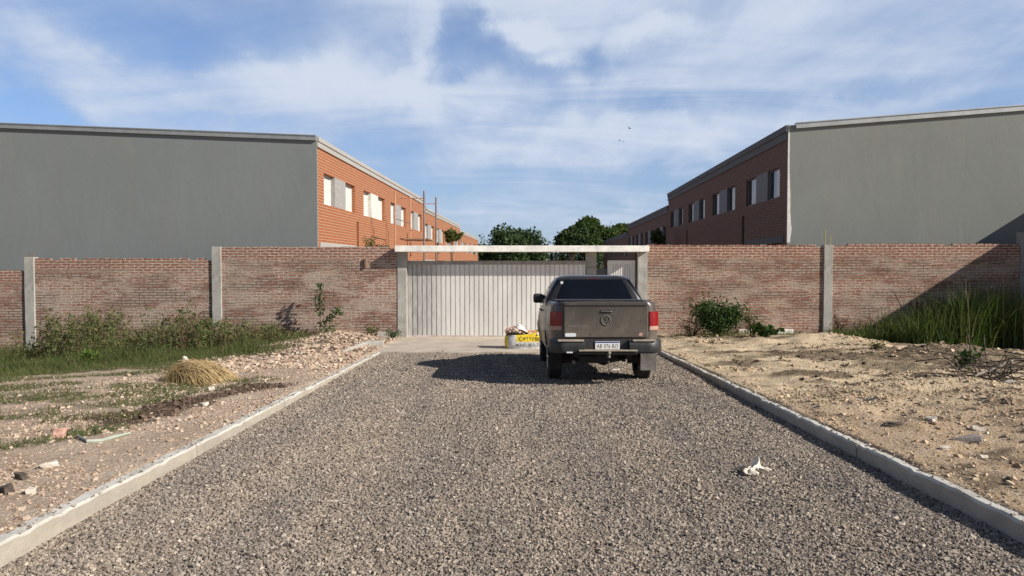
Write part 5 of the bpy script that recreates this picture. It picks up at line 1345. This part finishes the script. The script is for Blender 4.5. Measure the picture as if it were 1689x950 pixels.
for sd in (-1, 1):
    MB().box(sd * .30 - .03, sd * .30 + .03, .1, .5, .40, .44).build("leaf_spring", M['chassis'], ch, bevel=.01)
    for ax in (AX_R, AX_F):
        cx = sd * .785
        w = .125
        wh = MB().lathe([(-w * .8, .25), (-w, .30), (-w * .98, .345), (-w * .8, .372), (-w * .5, .384), (0, .385), (w * .5, .384), (w * .8, .372), (w * .98, .345), (w, .30), (w * .8, .25)], (cx, ax, WR), 'x', 48)
        td = MB()
        for k in range(60):
            a = 2 * math.pi * k / 60
            for lane in (-.085, -.03, .03, .085):
                aa = a + (.05 if abs(lane) < .05 else 0); c_, s_ = math.cos(aa), math.sin(aa); da = .034
                q = []
                for r in (.380, .392):
                    for dx, dd in ((-.020, -da), (.020, -da), (.020, da), (-.020, da)):
                        q.append((cx + lane + dx, ax + r * math.cos(aa + dd), WR + r * math.sin(aa + dd)))
                td.add(q, [(4, 5, 6, 7), (0, 1, 5, 4), (1, 2, 6, 5), (2, 3, 7, 6), (3, 0, 4, 7)])
        wh.add(td.v, td.f); wo = wh.build("wheel", M['tyre'], trk, sharp=50, uv=False)
        rm_ = MB(); o_ = sd * .09
        rm_.lathe([(o_, .0005), (o_ + sd * .012, .05), (o_ - sd * .01, .07), (o_ - sd * .01, .22), (o_ + sd * .012, .245), (o_ - sd * .06, .255)], (cx, ax, WR), 'x', 40)
        for k in range(6):
            a = 2 * math.pi * k / 6; c_, s_ = math.cos(a), math.sin(a)
            rm_.tube([(cx + o_ + sd * .012, ax + .05 * c_, WR + .05 * s_), (cx + o_ + sd * .014, ax + .235 * c_, WR + .235 * s_)], [.032, .022], 6)
        rm_.build("rim", M['rim'], wo, sharp=50, uv=False)
        # dark inner arch
        V = []; Fc = []
        for x in (sd * .45, sd * .90):
            for t in np.linspace(-.15, math.pi + .15, 17): V.append((x, ax + (AR + .004) * math.cos(t), WR + (AR * 1.02 + .004) * math.sin(t)))
        for k in range(16): Fc.append((k, k + 1, 17 + k + 1, 17 + k))
        MB().add(V, Fc).build("wheel_arch_liner", M['chassis'], trk, uv=False)
    V = []; Fc = []
    x0, x1 = (.66, .935) if sd > 0 else (-.925, -.68)
    MB().box(x0, x1, AX_R - .60, AX_R - .585, .20 if sd > 0 else .225, .60).build("mud_flap", M['flap'] if sd > 0 else M['chassis'], trk, bevel=.004)
# high brake lamp, front lamps, grille, antenna
hb = MB().box(-.125, .125, 1.945, 1.985, 1.765, 1.80).build("brake_light", M['lens_red'], trk, bevel=.008)
MB().box(-.10, .10, 1.935, 1.9445, 1.757, 1.766).build("lamp_reflection_strip", M['lens_clear'], hb)
for sd in (-1, 1):
    MB().box(sd * .70 - .14, sd * .70 + .14, 5.05, 5.235 - .05, .86, 1.0).build("headlight", M['lens_clear'], trk, bevel=.03)
MB().box(-.53, .53, 5.18, 5.235, .82, .98).build("grille", M['blackp'], trk, bevel=.01)
MB().box(-.84, .84, 5.12, 5.27, .46, .72).build("front_bumper", M['paint'], trk, bevel=.05)
# ------------------------------------------------------------------ birds
M['bird'] = plain("dark_feathers", (.03, .03, .035), .8)
for (px, py, yd, rz, lab) in ((1038.5, 212, 70, .4, "dark bird flying highest of the three in the sky"), (1022, 232, 75, 1.2, "small dark bird, left one of the lower pair in the sky"), (1029, 234, 75, .2, "small dark bird, right one of the lower pair in the sky")):
    p = onY(px, py, yd); s = .22 if py < 220 else .13
    mb = MB(); mb.tube([(0, -1.0, 0), (0, -.5, .05), (0, .2, .06), (0, .6, .08), (0, .85, .03)], [.03, .16, .2, .14, .02], 8)
    for sd in (-1, 1):
        mb.add([(sd * .12, -.35, .08), (sd * .8, -.3, .42), (sd * 1.35, -.75, .5), (sd * .85, .12, .45), (sd * .12, .3, .1)], [(0, 1, 3, 4), (1, 2, 3)])
    mb.v = [(a * s, b_ * s, c * s) for a, b_, c in mb.v]
    o = mb.build("bird", M['bird'], uv=False, loc=tuple(p)); o.rotation_euler = (0, .3, rz); tag(o, lab, "bird", "birds in the sky")
